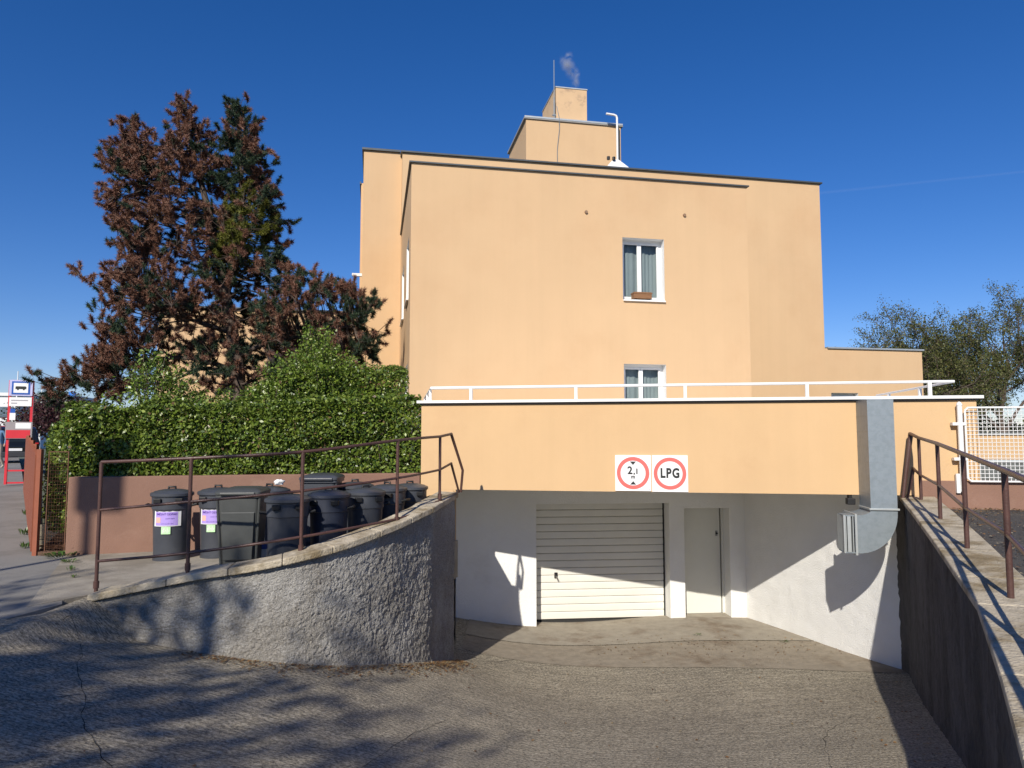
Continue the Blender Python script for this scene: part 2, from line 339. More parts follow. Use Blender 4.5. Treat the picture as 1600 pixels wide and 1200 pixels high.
# concrete standing for the bins
WPX = [(120,932,7.25,-.0),(135,930,7.25,0),(298,897,7.2,0),(385,884,7.25,0),(473,866,7.4,0),(548,846,7.75,0),(618,820,8.3,0),(655,803,8.72,0),(680,791,9.05,0),(688,786,9.30,0),(702,778,9.70,0),(716.5,769,10.1,0)]
WC = [at(px,py,D) for px,py,D,_ in WPX[1:]]             # outer top edge of the curved wall's coping
def smooth_path(P, n):
    P = [Vector(p) for p in P]; out = []
    for i in range(len(P)-1):
        p0 = P[max(0,i-1)]; p1 = P[i]; p2 = P[i+1]; p3 = P[min(len(P)-1,i+2)]
        for k in range(n):
            t = k/n; out.append(0.5*((2*p1)+(p2-p0)*t+(2*p0-5*p1+4*p2-p3)*t*t+(3*p1-p0-3*p2+p3)*t**3))
    return out+[P[-1]]
WPATH = smooth_path(WC, 8)
def offset_path(P, d):
    out = []
    for i,p in enumerate(P):
        t = P[min(i+1,len(P)-1)]-P[max(i-1,0)]; t.z = 0; t.normalize(); out.append(p+Vector((-t.y,t.x,0))*d)   # left of travel = inwards
    return out
WIN = offset_path(WPATH, 0.30)
TL = TF(TF.hit(658,700)[0],0,0)
LW0 = Vector((-6.13,9.88,0)); LW1 = Vector((TL.x-0.01,TL.y-0.02,0))   # foot of the low brown wall
mb = MB()
poly = [(p.x,p.y) for p in offset_path(WPATH,0.27)][::4]
poly = poly+[(LW1.x+0.6,LW1.y-0.10),(LW1.x,LW1.y),(LW0.x,LW0.y),(-5.98,9.60),(-4.62,6.9)]
def platz(p): return 0.0+0.012*max(0,p[0]+5)
mb.prism(poly, -0.5, platz)
tag(mb.build('bin_standing', SLAB), 'pale concrete slab on which the bins stand', None, None, 'structure')
def ground_hit(px, py):
    r_ = ray(px,py); t_ = 5.0
    for _ in range(40):
        p = r_*t_; t_ += (EYE+p.z-rz1(p.x,p.y))/max(0.15,-r_.z)*0.7
    p = r_*t_; return Vector((p.x,p.y,rz1(p.x,p.y)))
CRACK = mat('dark_crack', (0.018,0.016,0.014), 1.0)
DRV = bpy.data.objects['driveway']
def crack(pxs, width):
    P = smooth_path([ground_hit(*q) for q in pxs], 9); mb = MB(); vs = []
    for i,p in enumerate(P):
        d_ = P[min(i+1,len(P)-1)]-P[max(i-1,0)]; d_.z = 0; d_.normalize(); n_ = Vector((-d_.y,d_.x,0)); j = n_*0.035*noise.noise(p*6); w_ = width*(0.35+1.1*abs(noise.noise(p*9+Vector((5,0,0)))))
        a_ = p+j+n_*w_; b2 = p+j-n_*w_; vs += [(a_.x,a_.y,rz1(a_.x,a_.y)+0.004),(b2.x,b2.y,rz1(b2.x,b2.y)+0.004)]
    mb.add(vs,[(2*i,2*i+1,2*i+3,2*i+2) for i in range(len(P)-1)]).build('crack', CRACK, DRV)
crack([(100,962),(112,985),(126,1010),(122,1050),(132,1085),(128,1120),(150,1165),(172,1205)],0.0038)
crack([(0,1098),(60,1092),(128,1085)],0.004); crack([(716,1030),(760,1034),(830,1030),(905,1036)],0.004)
crack([(1330,1120),(1290,1150),(1300,1205)],0.003); crack([(560,1205),(640,1150),(700,1125)],0.003)
# apron of lighter concrete in front of the garage
mb = MB(); ap0 = [at(716,1027,10.9),at(900,1030,10.7),at(1080,1042,10.45),at(1240,1047,10.2),at(1400,1054,9.95)]
xs = np.linspace(-0.75,5.5,26)
fx = [p.x for p in ap0]; fy = [p.y for p in ap0]
def apron(name, y0f, y1f, m, dz):
    mb = MB(); rows = []
    for x in xs:
        a, b_ = y0f(x), y1f(x); ys = np.linspace(a,b_,9); zz = rampz([(x,y) for y in ys])+dz
        rows.append([(x,y,z) for y,z in zip(ys,zz)])
    for A,B in zip(rows,rows[1:]):
        for k in range(8): mb.quad(A[k],B[k],B[k+1],A[k+1])
    return mb.build(name, m, None, smooth=60)
APR = mat('worn_apron_concrete', (0.33,0.295,0.24), 0.95, 0.16, 6, 0.5, 60, col2=(0.22,0.175,0.13), c2s=1.3, c2lo=0.48, c2hi=0.68, spec=0.15)
APR2 = mat('stained_apron_concrete', (0.29,0.25,0.195), 0.95, 0.2, 7, 0.6, 60, col2=(0.21,0.165,0.12), c2s=2.0, c2lo=0.5, c2hi=0.72, spec=0.15)
mid = lambda x: 11.78+0.0*x-0.02*x
tag(apron('front_apron', lambda x: float(np.interp(x,fx,fy)), lambda x: mid(x)-0.02, APR2, 0.006), 'stained concrete apron strip before the garage', None, None, 'structure')
tag(apron('garage_apron', mid, lambda x: 13.7, APR, 0.010), 'smooth concrete apron under the garage overhang', None, None, 'structure')

# ------------------------------------------------------------------ low brown wall behind the bins
D_ = (LW1-LW0).normalized(); BW = Frame(LW0.x,LW0.y,D_.x,D_.y); BWL = (LW1-LW0).length
t = thing('low_wall', 'low brown rendered wall behind the row of bins', 'wall', LW0)
MB().fbox(BW,0,BWL,-0.22,0,-0.1,1.065).build('wall', PLINTH, t, bevel=0.012)

# ------------------------------------------------------------------ curved roughcast wall with its coping
t = thing('curved_wall', 'curved grey roughcast retaining wall rising beside the driveway ramp', 'retaining wall', (WC[0].x,WC[0].y,-0.4))
dense = smooth_path(WC, 56); body = offset_path(dense, 0.05)
body = body+[body[-1]+Vector((-0.075,0.9,0.05))]
mb = MB(); nz = 120; rows = []
# extra left end return
lead = [body[0]+Vector((0.10,0.28,0)), body[0]+Vector((0.0,0.14,0))]
pathf = lead+body
for i,p in enumerate(pathf):
    a = pathf[max(0,i-1)]; b_ = pathf[min(len(pathf)-1,i+1)]; tt = (b_-a); tt.z = 0; tt.normalize(); nn = Vector((tt.y,-tt.x,0))
    zb = rz1(p.x,p.y)-0.15; zt = p.z-0.085; row = []
    for k in range(nz+1):
        z = zb+(zt-zb)*k/nz; q = Vector((p.x,p.y,z))
        d = 0.008*noise.noise(q*6)+0.008*noise.noise(q*17+Vector((3,1,7)))+0.0055*noise.noise(q*33+Vector((1,9,2)))+0.010*noise.noise(q*61)+0.006*noise.noise(q*88)+0.02*noise.noise(q*1.5)
        flare = 0.05*max(0,1-(z-zb)/0.35)**2
        row.append(q+nn*(d+flare-0.01))
    rows.append(row)
nr = len(rows); mb.v = [tuple(q) for r in rows for q in r]
for i in range(nr-1):
    for k in range(nz):
        a = i*(nz+1)+k; b_ = (i+1)*(nz+1)+k; mb.f.append((a,b_,b_+1,a+1))
mb.build('wall_face', ROUGH, t, smooth=70)
ip = offset_path(dense,0.28)
mb = MB()
for i in range(len(dense)-1):                       # solid core behind the face
    a,b_,c,d = body[i],body[i+1],ip[i+1],ip[i]
    a = a.lerp(d,0.25); b_ = b_.lerp(c,0.25)
    za = lambda p,h: (p.x,p.y,h)
    mb.hexa([za(a,-2.1),za(b_,-2.1),za(c,-2.1),za(d,-2.1),za(a,dense[i].z-0.09),za(b_,dense[i+1].z-0.09),za(c,dense[i+1].z-0.09),za(d,dense[i].z-0.09)])
mb.build('wall_core', SLAB, t)
def coping(parent, outer, inner, cuts, th, m):
    for a,b_ in zip(cuts,cuts[1:]):
        mb = MB(); n = b_-a; vs = []
        for i in range(a,b_+1):
            o1, i1 = outer[i], inner[i]; e = 0.006
            if i == a: o1 = o1+(outer[i+1]-o1).normalized()*e; i1 = i1+(inner[i+1]-i1).normalized()*e
            j = Vector((0,0,0.004*noise.noise(o1*3)))
            vs += [o1+j, i1+j, i1-Vector((0,0,th)), o1-Vector((0,0,th))]
        fs = []
        for i in range(n):
            for k in range(4): fs.append((4*i+k, 4*i+(k+1)%4, 4*i+4+(k+1)%4, 4*i+4+k))
        fs += [(3,2,1,0),(4*n,4*n+1,4*n+2,4*n+3)]
        fs = [f[::-1] for f in fs]
        mb.add(vs,fs).build('coping_slab', m, parent, bevel=0.012)
inner = [Vector((p.x,p.y,q.z+0.012)) for p,q in zip(WIN,WPATH)]
coping(t, WPATH, inner, [0,6,13,21,29,37,45,54,66,len(WPATH)-1], 0.075, CONC)

# ------------------------------------------------------------------ right retaining wall
RP = [(1440,795,9.45),(1470,822,7.79),(1512,868,6.25),(1580,941,4.74)]
RB = [at(*p) for p in RP]                             # feet of the railing posts
EP = [at(1406,776,9.90),at(1426,800,8.34),at(1459,845,6.63),at(1492,893,5.49),at(1526,942,4.67),at(1562,1050,3.49),at(1597,1180,2.69)]
EP += [Vector((1.4,1.6,0.28)),Vector((1.05,0.2,0.08)),Vector((1.0,-1.5,-0.04))]
def lin_path(P, n): return [P[i].lerp(P[i+1],k/n) for i in range(len(P)-1) for k in range(n)]+[P[-1]]
EPATH = lin_path(EP,6)
t = thing('retaining_wall', 'dark roughcast retaining wall along the right of the ramp', 'retaining wall', (5.5,10.2,-1.8))
mb = MB(); rows = []
fine = lin_path(EP[:8],34); foff = offset_path(fine,0.025)
foff = [p for p in foff]
foff.insert(0, foff[0]+Vector((0.03,0.3,0)))
for p in foff:
    zb = min(rz1(p.x,p.y), p.z-0.3)-0.15; zt = p.z-0.05; row = []
    for k in range(41):
        z = zb+(zt-zb)*k/40; q = Vector((p.x,p.y,z)); d = 0.014*noise.noise(q*10)+0.012*abs(noise.noise(q*26))
        row.append(q+Vector((-0.91,0.41,0))*d)
    rows.append(row)
mb.v = [tuple(q) for r in rows for q in r]
for i in range(len(rows)-1):
    for k in range(40):
        a = i*41+k; b_ = (i+1)*41+k; mb.f.append((b_,a,a+1,b_+1))
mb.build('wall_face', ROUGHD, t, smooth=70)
# inner edge of the coping is right of travel towards the camera = offset to the left (negative)
RIN = [p for p in offset_path(EPATH, 0.42)]
inn = [Vector((p.x,p.y,q.z+0.015)) for p,q in zip(RIN,EPATH)]
mb = MB()
for i in range(len(EPATH)-1):
    a,b_,c,d = EPATH[i].lerp(inn[i],0.3),EPATH[i+1].lerp(inn[i+1],0.3),inn[i+1],inn[i]
    za = lambda p,h: (p.x,p.y,h)
    mb.hexa([za(d,-2.1),za(c,-2.1),za(b_,-2.1),za(a,-2.1),za(d,d.z-0.08),za(c,c.z-0.08),za(b_,b_.z-0.08),za(a,a.z-0.08)])
mb.build('wall_core', SLAB, t)
coping(t, inn, EPATH, [0,4,9,14,19,24,30,36,42,48,len(EPATH)-1], 0.06, CONC)
# upper yard to the right of that wall
def yardz(p): return float(np.interp(p[1],[-2,0.2,1.6,2.7,4.74,6.25,7.79,9.45,11,30],[-0.05,0.07,0.27,0.38,0.49,0.555,0.62,0.65,0.66,0.66]))
mb = MB(); rows = []
ys = np.linspace(-7.9,9.75,60)
ex = [p.x for p in inn][::-1]; ey = [p.y for p in inn][::-1]
for y in ys:
    x0 = float(np.interp(y,ey,ex))-0.02; rows.append([(x,y,yardz((x,y))-0.012+0.012*noise.noise(Vector((x*1.5,y*1.5,0)))) for x in list(np.linspace(x0,x0+6,24))+[40]])
for A,B in zip(rows,rows[1:]):
    for k in range(24): mb.quad(A[k],A[k+1],B[k+1],B[k])
tag(mb.build('yard', DASPH, None, smooth=60), 'dark asphalt yard above the right retaining wall', None, None, 'structure')

# ------------------------------------------------------------------ railings
def rail_thing(name, label, loc): return thing(name, label, 'railing', loc)
def pipe(parent, name, pts, r, m=RUSTRAIL, seg=10): return MB().tube(pts, r, seg).build(name, m, parent, smooth=40)
posts = [(150,919,7.38),(293,891,7.34),(470,862,7.58),(620,817,8.50),(687,780,9.45)]
tops = [(157,722),(300,716),(473,706),(620,688),(686,682)]
mids = [(155,797),(297,784),(473,767),(620,747),(686,734)]
lows = [(152,877),(295,864),(471,839),(619,811),(652,799)]
t = rail_thing('ramp_railing', 'brown three-bar pipe railing on the curved wall before the bins', at(*posts[0]))
for (bx,by,D),(tx,ty) in zip(posts,tops):
    b_ = at(bx,by,D); tp = at(tx,ty,D); po = pipe(t,'post',[b_-Vector((0,0,0.06)),(b_.x,b_.y,tp.z)],0.019)
    MB().tube([b_+Vector((0,0,0.0)),b_+Vector((0,0,0.07))],0.028,10).build('sleeve', RUSTRAIL, po, smooth=40)
Ds = [p[2] for p in posts]
def P3(L): return [Vector((at(*posts[i][:2],Ds[i]).x, Ds[i], at(L[i][0],L[i][1],Ds[i]).z)) for i in range(len(L))]
tp = P3(tops); e1 = at(705,678,9.75); e2 = at(723,735,10.02); e3 = at(720,769,10.02)
pipe(t,'top_rail',smooth_path(tp,5)+[e1,e2,e3],0.018)
mp_ = P3(mids); pipe(t,'middle_rail',smooth_path(mp_,5)+[at(705,724,9.75),at(717,769,10.0)],0.015)
lp = P3(lows[:4])+[at(652,799,8.95),at(690,781,9.5)]; pipe(t,'bottom_rail',smooth_path(lp,5),0.015)

rt = rail_thing('yard_railing', 'brown two-bar pipe railing along the right retaining wall', RB[0])
rtop = [(1440,684),(1468,693),(1504,709),(1561,735)]; rmid = [(1440,742),(1469,758),(1508,794),(1571,836)]
rposts = [(RB[i], at(*rtop[i],RP[i][2]).z, at(*rmid[i],RP[i][2]).z) for i in range(4)]
d = (RB[3]-RB[2]); d.z = 0; d.normalize(); d2 = (d+Vector((-0.06,0.0,0))).normalized()
for k in (1,2,3):
    p = RB[3]+d2*1.45*k; p.z = yardz(p)+0.01; rposts.append((p, p.z+0.92, p.z+0.46))
for b_,zt,zm in rposts: pipe(rt,'post',[b_-Vector((0,0,0.06)),(b_.x,b_.y,zt)],0.021)
e0 = at(1423,678,9.74); e00 = at(1411,778,9.74)
pipe(rt,'top_rail',[e00,e0]+[Vector((b_.x,b_.y,zt)) for b_,zt,zm in rposts],0.021)
pipe(rt,'middle_rail',[at(1418,779,9.72),at(1427,732,9.70)]+[Vector((b_.x,b_.y,zm)) for b_,zt,zm in rposts],0.016)

# ------------------------------------------------------------------ garage and terrace
sL = TF.hit(658,700)[0]; sR = TF.hit(1528,680)[0]; ZB = TF.hit(1030,769)[1]; ZT = TF.hit(1095,629)[1]
sJL = TF.hit(712,770)[0]; sJR = TF.hit(1428,775)[0]; sPL = TF.hit(1438,760)[0]
tr = thing('garage_terrace', 'peach rendered garage with overhanging roof terrace', 'garage', TF(0,0,-1.8))
mb = MB()
mb.fbox(TF, sL, sR, -0.25, 0, ZB, ZT)                                   # parapet beam
mb.build('parapet', TERR, tr)
MB().fbox(TF, sL, sJL, -0.04, 0.0, -0.3, ZB-0.001).build('left_pier', TERR, tr)
MB().fbox(TF, sJR, sR, -0.25, 0.0, 0.0, ZB-0.001).build('right_pier', TERR, tr)
zp = TF.hit(1480,751)[1]
MB().fbox(TF, sPL, sR+3.2, -0.3, 0.03, 0.3, zp).build('plinth', PLINTH, tr, bevel=0.008)
# terrace slab (deck) back to the building
a,b_,c,d = TF(sL+0.02,-0.24,0), TF(sR-0.02,-0.24,0), Vector((8.6,16.6,0)), Vector((-2.2,14.5,0))
mb = MB(); mb.prism([(a.x,a.y),(b_.x,b_.y),(c.x,c.y),(d.x,d.y)], ZB+0.005, ZT-0.12); mb.build('terrace_slab', WHITEW, tr)
# left flank of the terrace
LF = Frame(TL.x,TL.y,0.157,-0.988)
dirb = Vector((-0.157,0.988,0))
mb = MB(); q0 = TF(sL,-0.252,0); q1 = q0+dirb*3.4; q2 = q1+Vector((0.25,0.04,0)); q3 = q0+Vector((0.25,0,0))
mb.prism([(q0.x,q0.y),(q3.x,q3.y),(q2.x,q2.y),(q1.x,q1.y)], 0.2, ZT-0.001); mb.build('side_wall', TERR, tr)
# coping flashing: white top over a strip coloured dark for the shadow gap beneath
mb = MB(); mb.fbox(TF, sL-0.06, sR+0.07, -0.32, 0.07, ZT+0.022, ZT+0.065); mb.build('coping', WHITE, tr, bevel=0.004)
mb = MB(); mb.fbox(TF, sL-0.02, sR+0.02, -0.28, 0.035, ZT+0.001, ZT+0.021); mb.build('coping_shadow_strip', TRIM, tr)
mb = MB(); c0 = TF(sL-0.06,-0.322,0); c1 = c0+dirb*3.3
mb.prism([(c0.x,c0.y),(c0.x+0.3,c0.y),(c1.x+0.3,c1.y),(c1.x,c1.y)], ZT+0.022, ZT+0.065); mb.build('coping', WHITE, tr)
# garage front with its two openings
gl, gr = GF.hit(838,880)[0], GF.hit(1047,900)[0]; gt = GF.hit(940,787)[1]
dl, dr = GF.hit(1070,880)[0], GF.hit(1141,880)[0]; dt = GF.hit(1100,794)[1]; db = GF.hit(1100,968)[1]
g0, g1 = GF.hit(700,880)[0], GF.hit(1165,880)[0]
FZ = -2.0
mb = MB(); mb.holed(GF, g0, g1+0.3, FZ, ZB+0.0, 0, [(gl,gr,FZ,gt),(dl,dr,db,dt)])
RD = 0.30
for (x0,x1,z0,z1) in ((gl,gr,FZ,gt),(dl,dr,db,dt)):
    mb.quad(GF(x0,0,z0),GF(x0,0,z1),GF(x0,-RD-0.1,z1),GF(x0,-RD-0.1,z0)); mb.quad(GF(x1,0,z0),GF(x1,-RD-0.1,z0),GF(x1,-RD-0.1,z1),GF(x1,0,z1))
    mb.quad(GF(x0,0,z1),GF(x1,0,z1),GF(x1,-RD-0.1,z1),GF(x0,-RD-0.1,z1))
mb.quad(GF(dl,0,db),GF(dr,0,db),GF(dr,-RD-0.1,db),GF(dl,-RD-0.1,db))
mb.build('front_wall', WHITEW, tr)
# side walls of the bay
ga = GF(g1,0,0); side1 = Vector((5.47,9.93,0)); sw = side1-Vector((ga.x,ga.y,0)); SWL = sw.length; SF = Frame(ga.x,ga.y,sw.x,sw.y)
mb = MB(); nx_, nz_ = 90, 70; vs = []
for i in range(nx_+1):
    for k in range(nz_+1):
        p = SF(SWL*i/nx_,0,FZ+(ZB-FZ)*k/nz_); d = 0.006*noise.noise(p*6)+0.004*noise.noise(p*23)
        vs.append(p+Vector((SF.nn[0],SF.nn[1],0))*d)
mb.add(vs,[(i*(nz_+1)+k,(i+1)*(nz_+1)+k,(i+1)*(nz_+1)+k+1,i*(nz_+1)+k+1) for i in range(nx_) for k in range(nz_)])
mb.build('bay_side_wall', WHITER, tr, smooth=60)
pL = TF(sJL,-0.041,0); gL = GF(GF.hit(712,880)[0],0,0)
MB().quad((pL.x,pL.y,FZ),(pL.x,pL.y,ZB),(gL.x,gL.y,ZB),(gL.x,gL.y,FZ)).build('bay_side_wall', WHITEW, tr)
# threshold under the small door
MB().fbox(GF, dl-0.02, dr+0.02, -RD-0.05, -0.02, db-0.06, db+0.035).build('threshold', SLAB, tr)
# kerb strip below the left wall
# garage door: horizontal slats
gb = GF.hit(940,967,-RD)[1]
gd = thing('garage_door', 'wide cream slatted garage door under the overhang', 'garage door', GF((gl+gr)/2,-RD,gb))
MB().fbox(GF, gl-0.03, gr+0.03, -RD-0.09, -RD-0.035, FZ, gt+0.03).build('backing_panel', DARKSEAM, gd)
ns = 16; hz = (gt-0.0-gb-0.015)/ns
for k in range(ns):
    z0 = gb+0.015+k*hz; z1 = z0+hz-0.006
    mb = MB(); prof = [(-0.034,z0),(-0.012,z0),(0.0,z0+0.008),(0.003,(z0+z1)/2),(0.0,z1-0.012),(-0.010,z1),(-0.034,z1)]
    x0,x1 = gl+0.012, gr-0.03
    vs = [GF(x0,-RD+n,z) for n,z in prof]+[GF(x1,-RD+n,z) for n,z in prof]; m_ = len(prof)
    mb.add(vs,[(i,m_+i,m_+i+1,i+1) for i in range(m_-1)]+[tuple(range(m_)),tuple(range(2*m_-1,m_-1,-1))])
    mb.build('slat', SLAT, gd, smooth=35)
MB().fbox(GF, gr-0.028, gr-0.008, -RD-0.03, -RD+0.01, gb, gt).build('guide_rail', DARKSEAM, gd)
hs_, hz_ = GF.hit(868.5,899,-RD)
hd = MB().fbox(GF, hs_-0.03, hs_+0.03, -RD+0.001, -RD+0.025, hz_-0.05, hz_+0.055).build('lock_plate', BINBLK, gd, bevel=0.008)
MB().tube([GF(hs_,-RD+0.01,hz_-0.01),GF(hs_,-RD+0.06,hz_-0.01),GF(hs_+0.03,-RD+0.06,hz_-0.075)],0.012).build('handle', mat('chrome',(0.5,0.5,0.48),0.25,metal=0.9), hd, smooth=40)
# small side door
sd = thing('side_door', 'narrow pale steel door beside the garage door', 'door', GF((dl+dr)/2,-RD,db))
SDM = mat('pale_door_enamel', (0.70,0.70,0.64), 0.55, 0.05, 1.5, col2=(0.6,0.59,0.52), c2s=1.2, c2lo=0.55, c2hi=0.8)
xl, xr = dl, GF.hit(1127,880,-RD)[0]
MB().fbox(GF, xl-0.03, dr+0.03, -RD-0.12, -RD-0.05, db, dt+0.02).build('backing_panel', DARKSEAM, sd)
MB().fbox(GF, xl-0.02, xr-0.018, -RD-0.05, -RD, db+0.04, dt-0.012).build('leaf', SDM, sd, bevel=0.004)
MB().fbox(GF, xr+0.004, dr+0.02, -RD-0.05, -RD+0.012, db+0.04, dt-0.001).build('jamb', SDM, sd)
ls, lz = GF.hit(1119,833,-RD)
lk = MB().fbox(GF, ls-0.018, ls+0.018, -RD+0.001, -RD+0.014, lz-0.05, lz+0.05).build('lock_plate', mat('steel',(0.35,0.35,0.34),0.35,metal=0.8), sd)
MB().tube([GF(ls,-RD+0.01,lz),GF(ls,-RD+0.045,lz)],0.018).build('knob', BINBLK, lk, smooth=40)

# road signs on the parapet
def road_sign(px0, px1, py0, py1, label, kind):
    s0,z1 = TF.hit(px0,py0,0.02); s1,z0 = TF.hit(px1,py1,0.02); cx,cz = (s0+s1)/2,(z0+z1)/2; w_ = s1-s0
    g = thing('road_sign', label, 'sign', TF(cx,0,z0), 'road signs on the garage parapet')
    MB().fbox(TF, s0, s1, 0.004, 0.02, z0, z1).build('panel', SIGNW, g)
    ro, ri, N = w_*0.455, w_*0.35, 64
    vs = []; fs = []
    for k in range(N):
        a = 2*math.pi*k/N; vs += [TF(cx+ro*math.cos(a),0.0225,cz+ro*math.sin(a)), TF(cx+ri*math.cos(a),0.0225,cz+ri*math.sin(a))]
    for k in range(N): j = (k+1)%N; fs.append((2*k,2*j,2*j+1,2*k+1))
    MB().add(vs,fs).build('red_ring', RED, g)
    for sx in (-1,1):
        for sz in (-1,1):
            MB().tube([TF(cx+sx*w_*0.45,0.02,cz+sz*w_*0.45),TF(cx+sx*w_*0.45,0.026,cz+sz*w_*0.45)],0.007,8).build('screw', GALVD, g)
    pl = lambda u,v,ox=0,oz=0: TF(cx+u+ox,0.0225,cz+v+oz)
    if kind == 'LPG':
        text_part('lettering','LPG',w_*0.37,lambda u,v: pl(u,v,0,0.0),BLACK,g,bold=w_*0.016,sx=0.76,space=1.18)
    else:
        text_part('lettering','2',w_*0.30,lambda u,v: pl(u,v,-w_*0.085,w_*0.065),BLACK,g,bold=w_*0.009,sx=0.95)
        text_part('lettering',',1',w_*0.21,lambda u,v: pl(u,v,w_*0.085,w_*0.04),BLACK,g,bold=w_*0.008,sx=1.0)
        text_part('lettering','m',w_*0.15,lambda u,v: pl(u,v,0,-w_*0.105),BLACK,g,bold=w_*0.006,sx=0.95)
        for sg in (1,-1):
            MB().add([pl(-w_*0.085,sg*w_*0.325),pl(w_*0.085,sg*w_*0.325),pl(0,sg*w_*0.225)],((0,1,2),)).build('arrow', BLACK, g)
road_sign(961,1017.6,711,767.5,'square sign with red ring giving the 2,1 m height limit','H')
road_sign(1018.4,1075.5,711.3,769,'square sign with red ring reading LPG','LPG')

# white terrace railing
wt = thing('terrace_railing', 'low white tube railing along the terrace edge', 'railing', TF(0,-0.1,ZT+0.06))
zr = TF.hit(1095,601,-0.12)[1]; sa, sb = TF.hit(674,606,-0.12)[0], TF.hit(1491,597,-0.12)[0]
A, B = TF(sa,-0.12,zr), TF(sb,-0.12,zr)
MB().tube([A+dirb*3.2,A,B],0.02,10).build('rail', WHITE, wt, smooth=40)
MB().tube([TF(sb-0.0,-0.16,zr),TF(sb-0.0,-3.4,zr)],0.018,10).build('rail', WHITE, wt, smooth=40)
for px in (736,900,1070.5,1261,1453):
    s_ = TF.hit(px,615,-0.12)[0]; MB().fbox(TF, s_-0.022, s_+0.022, -0.14, -0.10, ZT+0.05, zr-0.012).build('post', WHITE, wt)
for k in (0.35,1.5,2.8):
    p = A+dirb*k; MB().box(p.x-0.02,p.x+0.02,p.y-0.02,p.y+0.02,ZT+0.05,zr-0.012).build('post', WHITE, wt)
for k in (1.2,2.6):
    p = TF(sb,-0.16-k,0); MB().box(p.x-0.02,p.x+0.02,p.y-0.02,p.y+0.02,ZT-0.2,zr-0.012).build('post', WHITE, wt)

# ------------------------------------------------------------------ ventilation duct
du = thing('ventilation_duct', 'galvanised square air duct running down the parapet with an elbow', 'duct', TF(TF.hit(1380,700,0.3)[0],0.3,0.1))
nF = 0.50; ds0 = TF.hit(1358,720,nF)[0]; ds1 = TF.hit(1399.5,720,nF)[0]; zf = TF.hit(1380,796,nF)[1]; ztop = ZT-0.005
nseg = 7
for k in range(nseg):
    z0 = zf+(ztop-zf)*k/nseg; z1 = zf+(ztop-zf)*(k+1)/nseg
    MB().fbox(TF, ds0, ds1, 0.012, nF, z0, z1-0.001).build('duct_section', GALV, du)
    MB().fbox(TF, ds0-0.0015, ds1+0.0015, 0.010, nF+0.0015, z1-0.006, z1+0.006).build('seam', GALV, du)
MB().fbox(TF, ds0-0.022, ds1+0.022, 0.008, nF+0.022, zf-0.012, zf+0.012).build('flange', GALVD, du, bevel=0.003)
wD = ds1-ds0; ri = 0.19; C0 = ds0-ri; NB = 14; zi, zo = 0.07, 0.57
cin = [(C0+ri*math.cos(R(90)*k/NB), zf-0.013-zi*math.sin(R(90)*k/NB)) for k in range(NB+1)]
cout = [(C0+(ri+wD)*math.cos(R(90)*k/NB)**0.95, zf-0.013-zo*math.sin(R(90)*k/NB)**0.9) for k in range(NB+1)]
mb = MB(); vs = []
for (a,b_),(c,d) in zip(cin,cout): vs += [TF(a,nF,b_),TF(c,nF,d),TF(c,0.02,d),TF(a,0.02,b_)]
fs = []
for k in range(NB):
    for j in range(4): fs.append((4*k+j,4*k+(j+1)%4,4*k+4+(j+1)%4,4*k+4+j))
mb.add(vs,fs).build('elbow', GALV, du, smooth=30)
zA, zC = zf-0.013-zi+0.02, zf-0.013-zo-0.02
mb = MB(); so = C0
for (z0,z1,n0,n1) in ((zC,zC+0.03,-0.005,nF+0.025),(zA-0.03,zA,-0.005,nF+0.025),(zC+0.03,zA-0.03,nF-0.005,nF+0.025),(zC+0.03,zA-0.03,-0.005,0.025)):
    mb.fbox(TF, so-0.02, so+0.006, n0, n1, z0, z1)
mb.build('outlet_flange', GALVD, du)
lv = MB()
for (z0,z1,n0,n1) in ((zC+0.02,zC+0.035,0.20,nF-0.01),(zA-0.035,zA-0.02,0.20,nF-0.01)): lv.fbox(TF, so-0.15, so-0.02, n0, n1, z0, z1)
box_ = tag(lv.build('outlet_box', GALV, du), kind='stuff')
for k in range(3):                                            # upright louvre fins
    s_ = so-0.04-0.045*k
    mb = MB(); mb.hexa([TF(s_,nF-0.012,zC+0.035),TF(s_+0.010,nF-0.012,zC+0.035),TF(s_-0.02,0.20,zC+0.035),TF(s_-0.03,0.20,zC+0.035),
                        TF(s_,nF-0.012,zA-0.035),TF(s_+0.010,nF-0.012,zA-0.035),TF(s_-0.02,0.20,zA-0.035),TF(s_-0.03,0.20,zA-0.035)])
    mb.build('louvre_fin', GALVD if k in (0,2) else GALV, box_)
MB().fbox(TF, so-0.155, so-0.135, nF-0.03, nF-0.005, zC+0.02, zA-0.02).build('outlet_edge', GALVD, box_)
for k in (1,):
    s_ = so-0.085
    MB().fbox(TF, s_-0.025, s_+0.02, nF-0.012, nF-0.004, zC+0.036, zA-0.036).build('louvre_fin', GALVD, box_)
# security lamp under the parapet
s_, z_ = TF.hit(1331,773,0.05)
fl = thing('floodlight', 'small black floodlight bracketed under the parapet beside the duct', 'lamp', TF(s_,0.0,ZB))
MB().fbox(TF, s_-0.02, s_+0.02, -0.12, -0.02, ZB-0.05, ZB-0.001).build('bracket', BINBLK, fl)
MB().fbox(TF, s_-0.05, s_+0.055, -0.10, 0.02, ZB-0.14, ZB-0.05).build('housing', BINBLK, fl, bevel=0.01)

